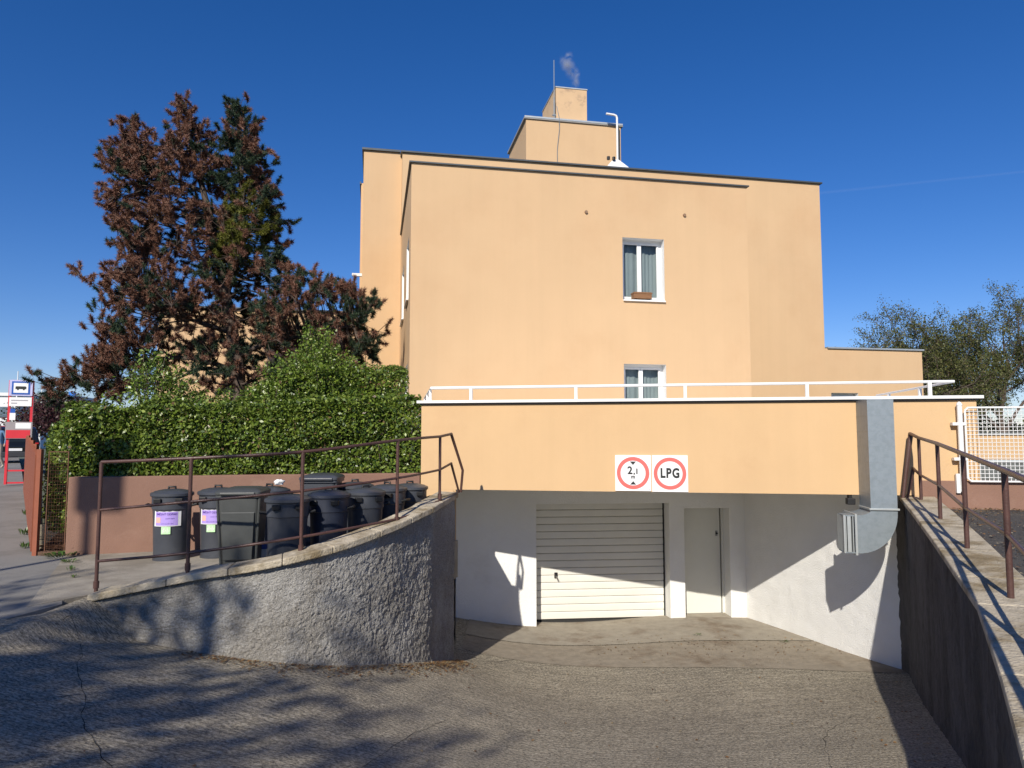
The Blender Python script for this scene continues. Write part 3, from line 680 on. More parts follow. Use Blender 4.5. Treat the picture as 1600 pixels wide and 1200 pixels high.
# ------------------------------------------------------------------ main building
bd = thing('building', 'peach rendered three-storey building behind the terrace', 'building', BF(0,0,0))
bl, br = BF.hit(641,450)[0], BF.hit(1170,450)[0]; ztF = BF.hit(900,273)[1]
ztF = (BF.hit(645,255)[1]+BF.hit(1165,292)[1])/2
WS = 3
wu = (*sorted((BF.hit(973,420)[0],BF.hit(1038,420)[0])), BF.hit(1005,469)[1], BF.hit(1005,372.5)[1])
wlz = BF.hit(1005,569)[1]
wlw = (wu[0], wu[1], wlz-(wu[3]-wu[2]), wlz)
depthF = 5.6
mb = MB(); mb.holed(BF, bl, br, -0.2, ztF, 0, [wu,wlw])
SDF = Frame(*(BF(bl,-depthF,0).xy), *(Vector(BF(bl,0,0).xy)-Vector(BF(bl,-depthF,0).xy)))   # left flank
zU0,zU1 = wu[2],wu[3]
flank = [(0.9,2.2,zU0,zU1),(depthF-1.9,depthF-0.8,zU0,zU1),(depthF-1.9,depthF-0.8,wlw[2],wlw[3])]
mb.holed(SDF, 0, depthF, -0.2, ztF, 0, flank)
mb.quad(BF(br,0,-0.2),BF(br,-depthF,-0.2),BF(br,-depthF,ztF),BF(br,0,ztF))
mb.quad(BF(bl,0,ztF),BF(br,0,ztF),BF(br,-depthF,ztF),BF(bl,-depthF,ztF))
mb.quad(BF(bl,-depthF,-0.2),BF(bl,-depthF,ztF),BF(br,-depthF,ztF),BF(br,-depthF,-0.2))
fw = mb.build('front_wall', FACADE, bd)
def cap(F, s0, s1, n0, n1, z, h=0.05, m=TRIM, parent=bd, name='roof_trim'): return MB().fbox(F, s0, s1, n0, n1, z, z+h).build(name, m, parent)
cap(BF, bl-0.05, br+0.05, -depthF+0.05, 0.05, ztF+0.001, 0.03)
GLASS = bpy.data.materials.new('window_glass'); GLASS.use_nodes = True
def glass(m):
    N = m.node_tree.nodes; L = m.node_tree.links; N.remove(N['Principled BSDF'])
    t_ = N.new('ShaderNodeBsdfTransparent'); t_.inputs[0].default_value = (0.80,0.86,0.87,1); g = N.new('ShaderNodeBsdfGlossy'); g.inputs['Roughness'].default_value = 0.02; g.inputs[0].default_value = (0.9,0.95,1,1)
    fr = N.new('ShaderNodeFresnel'); fr.inputs[0].default_value = 1.42; mx = N.new('ShaderNodeMixShader')
    L.new(fr.outputs[0],mx.inputs[0]); L.new(t_.outputs[0],mx.inputs[1]); L.new(g.outputs[0],mx.inputs[2]); L.new(mx.outputs[0],N['Material Output'].inputs['Surface'])
glass(GLASS)
CURT = mat('net_curtain', (0.34,0.37,0.37), 0.95, 0.1, 3)
def window(F, h, parent, rd=0.20, split=0.47, curtain=True, sill=True, two=True):
    s0,s1,z0,z1 = h
    mb = MB()
    mb.quad(F(s0,0,z0),F(s0,0,z1),F(s0,-rd-.06,z1),F(s0,-rd-.06,z0)); mb.quad(F(s1,0,z0),F(s1,-rd-.06,z0),F(s1,-rd-.06,z1),F(s1,0,z1))
    mb.quad(F(s0,0,z1),F(s1,0,z1),F(s1,-rd-.06,z1),F(s0,-rd-.06,z1)); mb.quad(F(s0,0,z0),F(s1,0,z0),F(s1,-rd-.06,z0),F(s0,-rd-.06,z0))
    wn = mb.build('window', WHITE, parent)
    f = 0.055; fm = MB()
    for (a,b_,c,d) in ((s0,s1,z0,z0+f),(s0,s1,z1-f,z1),(s0,s0+f,z0+f,z1-f),(s1-f,s1,z0+f,z1-f)): fm.fbox(F,a+.001,b_-.001,-rd-.05,-rd,c+.001,d-.001)
    fm.build('frame', WHITE, wn)
    sm = s0+(s1-s0)*split
    halves = ((s0+f,sm),(sm,s1-f)) if two else ((s0+f,s1-f),)
    for a,b_ in halves:
        g = 0.05; cm = MB()
        for (p,q,c,d) in ((a,b_,z0+f,z0+f+g),(a,b_,z1-f-g,z1-f),(a,a+g,z0+f+g,z1-f-g),(b_-g,b_,z0+f+g,z1-f-g)): cm.fbox(F,p+.002,q-.002,-rd-.042,-rd+.012,c+.002,d-.002)
        cm.build('casement', WHITE, wn, bevel=0.004)
        MB().quad(F(a+g,-rd-.015,z0+f+g),F(b_-g,-rd-.015,z0+f+g),F(b_-g,-rd-.015,z1-f-g),F(a+g,-rd-.015,z1-f-g)).build('pane', GLASS, wn)
    if curtain:
        cmb = MB(); n = 60; vs = []
        for i in range(n+1):
            s_ = s0+(s1-s0)*i/n; nn = -rd-.16+0.010*math.sin(i*0.9+2*math.sin(i*0.13))+0.012*math.sin(i*0.31+s0); vs += [F(s_,nn,z0+0.01),F(s_,nn,z1-0.01)]
        cmb.add(vs,[(2*i,2*i+2,2*i+3,2*i+1) for i in range(n)]).build('curtain', CURT, wn, smooth=60)
    if sill:
        MB().fbox(F, s0-0.0, s1+0.0, 0.002, 0.055, z0-0.035, z0-0.004).build('sill', WHITE, wn)
    return wn
window(BF, wu, bd); window(BF, wlw, bd)
for h in flank: window(SDF, h, bd, rd=0.06, two=False)
for px,py in ((915.5,331.5),(1069,336.5)):
    s_,z_ = BF.hit(px,py); MB().tube([BF(s_,-0.02,z_),BF(s_,0.035,z_)],0.035,12).build('vent_stub', mat('vent_brown',(0.25,0.16,0.10),0.8), bd, smooth=40)
# main block behind, with its lower right wing and left part
ml, ms, mr, mw = MF.hit(566,400,-0.35)[0], MF.hit(627,400)[0], MF.hit(1284.5,420)[0], MF.hit(1442,590)[0]
ztM = (MF.hit(640,240)[1]+MF.hit(1278,287)[1])/2; ztW = (MF.hit(1292,544)[1]+MF.hit(1438,549)[1])/2
hw = (MF.hit(1299,620)[0],MF.hit(1341,620)[0],MF.hit(1320,613)[1]-1.4,MF.hit(1320,614)[1])
mb = MB(); mb.holed(MF, ms, mw, -0.2, ztW, 0, [hw])
mb.quad(MF(ms,0,ztW),MF(mr,0,ztW),MF(mr,0,ztM),MF(ms,0,ztM))
mb.quad(MF(mr,0,ztW),MF(mr,-9,ztW),MF(mr,-9,ztM),MF(mr,0,ztM)); mb.quad(MF(mw,0,-.2),MF(mw,-9,-.2),MF(mw,-9,ztW),MF(mw,0,ztW))
mb.quad(MF(ms,0,ztM),MF(mr,0,ztM),MF(mr,-9,ztM),MF(ms,-9,ztM)); mb.quad(MF(mr,0,ztW),MF(mw,0,ztW),MF(mw,-9,ztW),MF(mr,-9,ztW))
mb.quad(MF(ms,0,-.2),MF(ms,0,ztM),MF(ms,-9,ztM),MF(ms,-9,-.2)); mb.quad(MF(ms,-9,-.2),MF(ms,-9,ztM),MF(mr,-9,ztM),MF(mr,-9,-.2))
mb.build('rear_wall', FACADE, bd)
window(MF, hw, bd, curtain=False)
cap(MF, ms-0.05, mr+0.07, -9, 0.07, ztM+0.001, 0.045); cap(MF, mr+0.08, mw+0.05, -9, 0.06, ztW+0.001, 0.05, GALVD)
ztL = MF.hit(600,237,-0.35)[1]
MB().fbox(MF, ml, ms-0.002, -8.9, -0.35, -0.2, ztL).build('rear_wall', FACADE, bd)
cap(MF, ml-0.05, ms-0.052, -9, -0.28, ztL+0.001, 0.06)
zst = MF.hit(562,286,-2.0)[1]
MB().fbox(MF, ml-0.10, ml-0.001, -8.5, -2.0, -0.2, zst).build('rear_wall', FACADE, bd)
MB().fbox(MF, ml-0.14, ml-0.101, -8.5, -1.96, zst-0.04, zst+0.04).build('roof_trim', TRIM, bd)
s_,z_ = MF.hit(560,429.5,-0.9); MB().fbox(MF, ml-0.30, ml+0.01, -0.96, -0.86, z_-0.04, z_+0.04).build('overflow_pipe', WHITE, bd)
# low left wing seen through the pine
lwS = MF.hit(246,540,-3.2)[0]; lwZ = MF.hit(330,482,-3.2)[1]
MB().fbox(MF, lwS, ml-0.15, -10, -3.2, -0.2, lwZ).build('left_wing_wall', FACADE, bd)
cap(MF, lwS-0.05, ml-0.16, -10, -3.1, lwZ+0.001, 0.05)
# stair shaft and chimney on the roof
HF = Frame(*(MF(0,-2.2,0).xy), *MF.d)
h0,h1 = HF.hit(822,220)[0],HF.hit(970,230)[0]; zh = (HF.hit(825,185)[1]+HF.hit(968,196)[1])/2
sh = MB().fbox(HF, h0, h1, -3.0, 0, ztM+0.06, zh).build('roof_shaft', FACADE, bd)
MB().fbox(HF, h0-0.06, h1+0.06, -3.05, 0.06, zh+0.001, zh+0.055).build('roof_trim', GALVD, sh)
MB().fbox(HF, h0-0.07, h1+0.07, -3.04, 0.05, zh-0.04, zh-0.001).build('gutter', mat('grey_gutter',(0.3,0.29,0.27),0.6), sh)
CF = Frame(*(HF(0,-0.35,0).xy), *MF.d)
c0,c1 = CF.hit(868,165)[0],CF.hit(917,165)[0]; zc = (CF.hit(870,137)[1]+CF.hit(915,141)[1])/2
CHIM = mat('sooty_peach_render', (0.62,0.427,0.25), 0.92, 0.06, 2, 0.3, 60, col2=(0.36,0.25,0.17), c2s=1.6, c2lo=0.54, c2hi=0.72)
ch = MB().fbox(CF, c0, c1, -1.9, 0, zh+0.056, zc).build('chimney', CHIM, bd)
MB().fbox(CF, c0-0.02, c1+0.02, -1.92, 0.02, zh+0.056, zh+0.13).build('flashing', WHITE, ch)
MB().fbox(CF, c0-0.02, c1+0.02, -1.92, 0.02, zc+0.001, zc+0.04).build('cap', GALVD, ch)
# lightning rod with its down wire
s_,zt_ = HF.hit(865.5,94,-0.2); s0_,zb_ = HF.hit(866,182,-0.2)
lr = thing('lightning_rod', 'thin grey lightning rod standing beside the chimney', 'lightning rod', HF(s0_,-0.2,zh+0.05))
MB().tube([HF(s0_,-0.2,zh+0.05),HF(s0_,-0.2,zh+0.9)],0.022,8).build('mast', GALV, lr, smooth=40)
MB().tube([HF(s0_,-0.2,zh+0.9),HF(s0_,-0.2,zt_)],0.014,8).build('rod', GALV, lr, smooth=40)
MB().fbox(HF, s0_-0.06, s0_+0.06, -0.23, -0.17, zh+0.25, zh+0.29).build('clamp', GALV, lr)
wp = [HF(s0_+0.09,-0.2,zh+0.6),HF(s0_+0.10,0.07,zh+0.06),HF(s0_+0.12,0.03,zh-0.3),HF(s0_+0.04,0.03,zh-1.0),HF(s0_+0.04,0.03,ztM)]
MB().tube(wp,0.010,6).build('down_wire', GALV, lr)
# white vent pipe with bent top, and the white roof hood beside it
s_,zt_ = HF.hit(964,180,0.35)
vp = thing('vent_pipe', 'white bent vent pipe rising beside the roof shaft', 'pipe', HF(s_,0.35,ztM))
MB().tube([HF(s_,0.35,ztM+0.05),HF(s_,0.35,zt_-0.10),HF(s_-0.03,0.35,zt_-0.03),HF(s_-0.10,0.35,zt_),HF(s_-0.38,0.35,zt_+0.02)],0.036,10).build('pipe', WHITE, vp, smooth=50)
MB().tube([HF(s_,0.35,ztM+0.05),HF(s_,0.35,ztM+0.2)],0.075,12).build('collar', WHITE, vp, smooth=50)
sA,zA_ = MF.hit(943,259,-0.6); sB,_ = MF.hit(981,262,-0.6); zp_ = MF.hit(962,250,-0.6)[1]
rh = thing('roof_hood', 'white pitched hood on the roof edge below the vent pipe', 'roof hood', MF((sA+sB)/2,-0.7,ztM))
mb = MB(); cxm = (sA+sB)/2; za = ztM+0.061
mb.add([MF(sA,-0.35,za),MF(sB,-0.35,za),MF(sB,-1.05,za),MF(sA,-1.05,za),MF(sA+.03,-0.35,za+.14),MF(sB-.03,-0.35,za+.14),MF(sB-.03,-1.05,za+.14),MF(sA+.03,-1.05,za+.14),MF(cxm-.08,-0.6,zp_+.02),MF(cxm+.1,-0.6,zp_+.02)],
       ((0,1,5,4),(1,2,6,5),(2,3,7,6),(3,0,4,7),(4,5,9,8),(5,6,9),(6,7,8,9),(7,4,8))).build('hood', WHITE, rh)
for k in (-0.05,0.07): MB().tube([MF(cxm-0.2+k*1.5,-0.5,zp_-0.05),MF(cxm-0.2+k*1.5,-0.5,zp_+0.05)],0.05,8).build('vent_cap', BINBLK, rh)
# window box on the upper sill
s0_,z0_ = BF.hit(990,468,0.0); s1_,_ = BF.hit(1018,468,0.0)
wb = thing('planter_box', 'brown wooden box standing on the upper window sill', 'planter', BF((s0_+s1_)/2,-0.05,wu[2]))
MB().fbox(BF, s0_, s1_, -0.15, 0.03, wu[2]+0.03, wu[2]+0.18).build('box', mat('brown_wood',(0.24,0.12,0.055),0.8,0.25,12,stretch=(1,1,6)), wb, bevel=0.008)
MB().fbox(BF, s0_-0.01, s1_+0.01, -0.16, 0.04, wu[2]+0.145, wu[2]+0.165).build('rim', MATS['brown_wood'], wb)
for k in (0.12,0.88):
    ss = s0_+(s1_-s0_)*k; MB().fbox(BF, ss-0.02, ss+0.02, -0.13, 0.01, wu[2]+0.001, wu[2]+0.03).build('foot', BINBLK, wb)

# ------------------------------------------------------------------ bins
BG = 'dustbins on the concrete standing'
PURPLE = mat('lilac_sticker', (0.42,0.30,0.72), 0.6, 0.06, 8); GREEN = mat('pale_green_sticker', (0.52,0.80,0.45), 0.6, 0.12, 30); PEACH = mat('peach_sticker_patch', (0.80,0.45,0.36), 0.6); VIOLET = mat('violet_print', (0.10,0.05,0.30), 0.6); PAPER = mat('white_paper', (0.82,0.82,0.80), 0.8, 0.04)
_cache = {}
def loc_build(root, name, mb, m, smooth=None, bevel=0, parent=None):
    """mesh in the bin's own coordinates"""
    me_key = None
    o_loc = root.location.copy(); root.location = (0,0,0)
    o = mb.build(name, m, parent or root, smooth, bevel); root.location = o_loc
    return o
def round_bin(label, x, y, rz=0.0, h=0.95, body=None, sticker=None, tilt=0.0):
    m = body or BIN; k = h/0.95
    g = thing('dustbin', label, 'dustbin', (x,y,platz((x,y))), BG, rz)
    b = loc_build(g,'body',MB().lathe([(0.0,0.012),(0.19,0.012),(0.205,0.03),(0.228,0.62*k),(0.234,0.66*k),(0.244,0.67*k),(0.246,0.82*k),(0.252,0.825*k),(0.252,0.845*k),(0.235,0.846*k)],seg=40),m,35)
    loc_build(g,'foot_ring',MB().lathe([(0.19,0.0),(0.212,0.0),(0.215,0.03),(0.2,0.035)],seg=40),m,35)
    lid = loc_build(g,'lid',MB().lathe([(0.262,0.835*k),(0.268,0.84*k),(0.268,0.872*k),(0.255,0.882*k),(0.235,0.886*k),(0.215,0.90*k),(0.13,0.918*k),(0.06,0.925*k),(0.0,0.926*k)],seg=40),m,28)
    loc_build(g,'grip',MB().tube([(-0.045,-0.02,0.915*k),(-0.04,-0.02,0.952*k),(0.04,-0.02,0.952*k),(0.045,-0.02,0.915*k)],0.012,8),BINBLK,40,parent=lid)
    for sx in (-1,1):      # hinge lugs / lifting brackets
        loc_build(g,'lifting_lug',MB().box(sx*0.13-0.045,sx*0.13+0.045,-0.262,-0.19,0.755*k,0.815*k),BINBLK,None,0.008)
        loc_build(g,'side_handle',MB().tube([(sx*0.235,-0.05,0.70*k),(sx*0.305,-0.05,0.72*k),(sx*0.305,0.05,0.72*k),(sx*0.235,0.05,0.70*k)],0.013,8),BINBLK,40)
    loc_build(g,'hinge',MB().box(-0.12,0.12,0.235,0.30,0.79*k,0.86*k),m,None,0.01)
    if sticker:
        def patch(nm, a0, a1, z0, z1, mt, r, parent=None, notch=False):
            mb = MB(); n = 10; vs = []
            for i in range(n+1):
                a = a0+(a1-a0)*i/n; q = R(a-90)
                zz1 = z1-(0.018*noise.noise(Vector((a*0.1,3,0)))+0.01 if notch else 0); vs += [(r*math.cos(q),r*math.sin(q),z0),(r*math.cos(q),r*math.sin(q),zz1)]
            mb.add(vs,[(2*i,2*i+2,2*i+3,2*i+1) for i in range(n)]); return loc_build(g,nm,mb,mt,None,0,parent)
        st = patch('sticker',-46,40,0.455,0.655,PAPER,0.2345,notch=True)
        patch('sticker_print',-40,30,0.465,0.64,PURPLE,0.2362,st); patch('sticker_patch',-38,-22,0.50,0.57,PEACH,0.2375,st)
        loc0 = g.location.copy(); g.location = (0,0,0)
        def wrap(r, z, sx=1.0, da=-5): return lambda u,v: Vector((r*math.sin(u/r+R(da)), -r*math.cos(u/r+R(da)), z+v))
        text_part('lettering','SMĚSNÝ ODPAD',0.036,wrap(0.2385,0.61),VIOLET,st,bold=0.0006)
        text_part('lettering','ostatní odpad',0.020,wrap(0.2385,0.555,1,6),VIOLET,st); text_part('lettering','směsný komunální odpad',0.015,wrap(0.2385,0.49,1,-2),VIOLET,st)
        g.location = loc0
        gs = patch('badge',-19,9,0.355,0.45,GREEN,0.234)
        for i in range(5): patch('badge_dot',-16+i*5,-14+i*5,0.37+0.012*(i%3),0.38+0.02*(i%2)+0.03,PAPER,0.2352,gs)
    g.rotation_euler = (tilt,0,rz)
    return g
def wheelie(label, x, y, rz=0.0, h=1.02, body=None, openlid=0):
    m = body or BIN2
    g = thing('wheeled_bin', label, 'dustbin', (x,y,platz((x,y))), BG, rz)
    def rring(wx, wy, z, r=0.05, n=5, cy=0.0):
        P = []
        for cx_,cy_,a0 in ((wx-r,wy-r,0),(-wx+r,wy-r,90),(-wx+r,-wy+r,180),(wx-r,-wy+r,270)):
            for i in range(n): a = R(a0+90*i/(n-1)); P.append((cx_+r*math.cos(a),cy+cy_+r*math.sin(a),z))
        return P
    def loft(rings, cap0=True, cap1=True):
        mb = MB(); n = len(rings[0]); vs = [p for r_ in rings for p in r_]; fs = []
        for i in range(len(rings)-1):
            for j in range(n): fs.append((i*n+j,i*n+(j+1)%n,(i+1)*n+(j+1)%n,(i+1)*n+j))
        if cap0: fs.append(tuple(range(n))[::-1])
        if cap1: fs.append(tuple((len(rings)-1)*n+j for j in range(n)))
        return mb.add(vs,fs)
    z = h/1.02
    loc_build(g,'body',loft([rring(0.19,0.20,0.03,cy=0.04),rring(0.20,0.21,0.05,cy=0.04),rring(0.222,0.235,0.5*z,cy=0.02),rring(0.236,0.26,0.86*z),rring(0.236,0.26,0.90*z)]),m,30)
    loc_build(g,'rim',loft([rring(0.246,0.27,0.895*z),rring(0.262,0.288,0.90*z),rring(0.262,0.288,0.935*z),rring(0.25,0.275,0.94*z)]),m,30)
    lid = loc_build(g,'lid',loft([rring(0.268,0.30,0.937*z,cy=-0.005),rring(0.268,0.30,0.962*z,cy=-0.005),rring(0.245,0.275,0.985*z),rring(0.16,0.20,1.005*z,cy=0.04),rring(0.08,0.12,1.01*z,cy=0.05)]),m,30)
    loc_build(g,'front_lip',MB().box(-0.20,0.20,-0.325,-0.295,0.93*z,0.962*z),m,None,0.008,lid)
    loc_build(g,'handle',MB().tube([(-0.22,0.27,0.93*z),(-0.22,0.36,0.95*z),(0.22,0.36,0.95*z),(0.22,0.27,0.93*z)],0.016,8),m,40)
    loc_build(g,'front_panel',MB().add([(-0.165,-0.2135,0.14),(0.165,-0.2135,0.14),(0.19,-0.252,0.72*z),(-0.19,-0.252,0.72*z),(-0.16,-0.221,0.15),(0.16,-0.221,0.15),(0.185,-0.2585,0.71*z),(-0.185,-0.2585,0.71*z)],((4,5,6,7),(0,1,5,4),(1,2,6,5),(2,3,7,6),(3,0,4,7))),m,None)
    for sx in (-1,1):
        w = loc_build(g,'wheel',MB().lathe([(0.0,-0.02),(0.10,-0.02),(0.10,0.02),(0.0,0.02)],seg=20),BINBLK,30)
        for v in w.data.vertices: c = v.co.copy(); v.co = (sx*0.225+c.z, 0.22+c.x, 0.10+c.y)
        loc_build(g,'corner_rib',MB().tube([(sx*0.2,-0.175,0.06),(sx*0.243,-0.25,0.89*z)],0.014,6),m,40)
    return g
def bp(px, D): p = at(px,700,D); return p.x, D
round_bin('round dark bin with torn lilac sticker, furthest from the garage', *bp(272,9.55), 0.25, sticker=True)
round_bin('round dark bin with lilac sticker half hidden by a square bin', *bp(344,9.72), 0.1, sticker=True)
wheelie('square grey wheeled bin nearest to the railing', *bp(383,8.75), 0.12, h=1.0)
round_bin('round dark bin with crumpled paper on it, by the low wall', *bp(424,9.85), -0.2)
round_bin('round grey bin just right of the square wheeled bin', *bp(452,8.5), 0.3, h=0.94)
wheelie('square bin with tall slanted lid by the low wall', *bp(505,10.15), 0.05, h=1.09, body=BIN)
round_bin('round navy-lidded bin behind the middle of the railing', *bp(516,8.95), 0.0, body=mat('navy_bin_plastic',(0.036,0.042,0.062),0.42,0.18,4,spec=0.5))
round_bin('round dark bin by the low wall behind the bins in front', *bp(556,10.35), 0.1, h=0.97)
round_bin('round grey bin, second nearest to the railing end', *bp(572,9.45), 0.4, h=0.94)
round_bin('round dark bin third from the garage corner', *bp(607,9.98), -0.3, h=0.95)
round_bin('dark bin nearest to the garage corner, partly behind the coping', *bp(641,10.45), 0.2, h=0.93)
# crumpled paper and a milk carton lying among the bins
def crumple(name, c, r, m, label, cat):
    mb = MB(); n = 9; vs = []; fs = []
    for i in range(n):
        for j in range(14):
            th = math.pi*i/(n-1); ph = 2*math.pi*j/14; d = Vector((math.sin(th)*math.cos(ph),math.sin(th)*math.sin(ph),math.cos(th)*0.55)); d = d*(1+0.5*noise.noise(d*2.7+Vector((c.x,0,0)))); vs.append(c+d*r)
    for i in range(n-1):
        for j in range(14): fs.append((i*14+j,(i+1)*14+j,(i+1)*14+(j+1)%14,i*14+(j+1)%14))
    return tag(mb.add(vs,fs).build(name, m), label, cat)
px_, D_c = 426, 9.55; c = at(px_,766,D_c); c.z = platz(c)+0.93+0.05; crumple('crumpled_paper', Vector((c.x,9.80,c.z)), 0.07, PAPER, 'crumpled white paper lying on a bin lid', 'paper')
c = at(413,836,8.9); 
ct = thing('carton', 'blue and white carton on the slab between two bins', 'carton', (c.x,c.y,platz(c)))
MB().box(c.x-0.045,c.x+0.045,c.y-0.04,c.y+0.04,platz(c)+0.001,platz(c)+0.30).build('carton_body', PAPER, ct)
MB().box(c.x-0.046,c.x+0.046,c.y-0.041,c.y+0.041,platz(c)+0.22,platz(c)+0.28).build('blue_band', mat('carton_blue',(0.08,0.14,0.5),0.5), ct)

# ------------------------------------------------------------------ rust red picket fence along the pavement
ff = thing('picket_fence', 'rust red metal picket fence along the pavement', 'fence', FENCE0)
for k in range(64):
    p = FENCE0+SD*(0.10+0.165*k)+SN*0.0; z0 = streetz(p); hh = 1.42+0.02*math.sin(k*1.3)
    a, b_ = SD*0.062, SN*0.012
    mb = MB(); q = []
    for z in (z0+0.05, z0+hh-0.05): q += [p-a-b_+Vector((0,0,z)), p-a+b_+Vector((0,0,z)), p+a+b_+Vector((0,0,z)), p+a-b_+Vector((0,0,z))]
    q += [p-b_*1+Vector((0,0,z0+hh)), p+b_*1+Vector((0,0,z0+hh))]
    mb.add(q,((0,3,2,1),(0,1,5,4),(2,3,7,6),(1,2,6,9,5),(3,0,4,8,7),(4,5,9,8),(6,7,8,9))).build('picket', FENCE, ff)
for z in (0.25,1.15):
    pts = [FENCE0+SD*tt+SN*0.035+Vector((0,0,streetz(FENCE0+SD*tt)+z)) for tt in np.linspace(0,10.6,8)]
    MB().tube(pts,0.018,6).build('crossbar', FENCE, ff)
for tt in (0.0,2.6,5.2,7.8,10.4):
    p = FENCE0+SD*tt+SN*0.045; z0 = streetz(p); MB().box(p.x-0.03,p.x+0.03,p.y-0.03,p.y+0.03,z0-0.1,z0+1.45).build('post', FENCE, ff)
# wire mesh panel closing the gap to the low wall
p0, p1 = FENCE0+Vector((0.14,0.05,0)), LW0+Vector((-0.03,0.04,0)); PF = Frame(p0.x,p0.y,p1.x-p0.x,p1.y-p0.y); pl_ = (p1-p0).length
mp = thing('wire_fence', 'narrow rusty wire mesh panel between fence and low wall', 'fence', p0)
for (a,b_,c,d) in ((0,0.012,0.02,1.42),(pl_-0.012,pl_,0.02,1.42),(0.013,pl_-0.013,1.408,1.42),(0.013,pl_-0.013,0.02,0.032)): MB().fbox(PF,a,b_,-0.005,0.005,c,d).build('frame_bar', mat('rusty_wire',(0.13,0.06,0.035),0.8,0.3,12), mp)
mb = MB()
for k in range(1,8): s_ = pl_*k/8; mb.tube([PF(s_,0,0.04),PF(s_,0,1.40)],0.0014,4)
for k in range(1,28): z_ = 0.04+1.36*k/28; mb.tube([PF(0.02,0.003,z_),PF(pl_-0.02,0.003,z_)],0.0014,4)
tag(mb.build('wire_mesh', MATS['rusty_wire'], mp), kind='stuff')
# garden soil behind
mb = MB(); g0 = FENCE0+SN*0.1; 
gp = [FENCE0+SN*0.06+SD*-0.02, LW0+Vector((0.02,0.05,0)), LW0+Vector((0.6,0.5,0)), Vector((-4.0,16,0)), FENCE0+SD*11+SN*2]
mb.prism([(p.x,p.y) for p in gp], -0.3, lambda p: 0.05+0.02*max(0,p[1]-9.9))
tag(mb.build('garden_soil', EARTH), 'bark mulch soil beneath the hedge', None, None, 'structure')
# white mesh gate panel on the plinth
g0_ = TF.hit(1501,700,0.06)[0]; gz0, gz1 = TF.hit(1530,752,0.05)[1], TF.hit(1530,637,0.05)[1]
gt_ = thing('mesh_fence', 'white wire mesh fence panel with white post on the brown plinth', 'fence', TF(g0_,0.08,gz0-0.2))
wpost = MB().tube([TF(g0_,0.08,gz0-0.14),TF(g0_,0.08,gz1+0.03)],0.033,12).build('post', WHITE, gt_, smooth=40)
MB().lathe([(0.036,0),(0.036,0.02),(0.02,0.045),(0.0,0.055)],c=TF(g0_,0.08,gz1+0.03),seg=12).build('post_cap', WHITE, wpost, smooth=40)
MB().fbox(TF, g0_-0.075, g0_-0.03, 0.03, 0.075, gz0-0.16, gz0+0.10).build('base_plate', WHITE, wpost)
for zz in (gz1-0.22, gz0+0.3):
    MB().fbox(TF, g0_-0.10, g0_+0.07, 0.02, 0.10, zz-0.02, zz+0.02).build('bracket', WHITE, wpost)
x0_, x1_ = g0_+0.065, g0_+2.45; fr_r = 0.013
MB().tube([TF(x0_,0.08,gz1-0.04),TF(x0_+0.04,0.08,gz1),TF(x1_-0.04,0.08,gz1),TF(x1_,0.08,gz1-0.04),TF(x1_,0.08,gz0+0.04),TF(x1_-0.04,0.08,gz0),TF(x0_+0.04,0.08,gz0),TF(x0_,0.08,gz0+0.04),TF(x0_,0.08,gz1-0.04)],fr_r,8).build('panel_frame', WHITE, gt_, smooth=40)
mb = MB(); nsx = int((x1_-x0_)/0.052)
for k in range(1,nsx): s_ = x0_+(x1_-x0_)*k/nsx; mb.tube([TF(s_,0.08,gz0),TF(s_,0.08,gz1)],0.0042,5)
nsz = int((gz1-gz0)/0.052)
for k in range(1,nsz): z_ = gz0+(gz1-gz0)*k/nsz; mb.tube([TF(x0_,0.085,z_),TF(x1_,0.085,z_)],0.0042,5)
tag(mb.build('wire_mesh', WHITE, gt_), kind='stuff')
MB().tube([TF(x1_+0.07,0.08,gz0-0.14),TF(x1_+0.07,0.08,gz1+0.03)],0.033,12).build('post', WHITE, gt_, smooth=40)
# far yard wall seen through the mesh
yw = thing('yard_wall', 'low peach wall across the far yard behind the mesh fence', 'wall', (17,26,0))
a = at(1505,700,24.0); b_ = at(1700,700,21.5); YF = Frame(a.x,a.y,b_.x-a.x,b_.y-a.y); yl = (b_-a).length
zy1 = at(1560,679,23.2).z; zy0 = at(1560,718,23.2).z
MB().fbox(YF,0,yl,-0.2,0,zy0-2,zy1).build('wall', TERR, yw)
MB().fbox(YF,-0.05,yl,-0.26,0.06,zy1+0.001,zy1+0.06).build('coping', GALVD, yw)
a2 = at(1520,735,17.0); lw = thing('yard_kerb', 'grey concrete kerb wall in the yard behind the mesh fence', 'wall', (a2.x,17,0))
b2 = at(1700,735,16.0); KF = Frame(a2.x,a2.y,b2.x-a2.x,b2.y-a2.y)
MB().fbox(KF,0,3.4,-0.3,0,-0.2,at(1560,722,16.7).z).build('kerb', mat('grey_kerb',(0.13,0.14,0.135),0.9,0.3,6), lw)
MB().fbox(KF,-0.02,3.4,-0.34,0.03,at(1560,722,16.7).z+0.001,at(1560,722,16.7).z+0.05).build('coping', GALVD, lw)

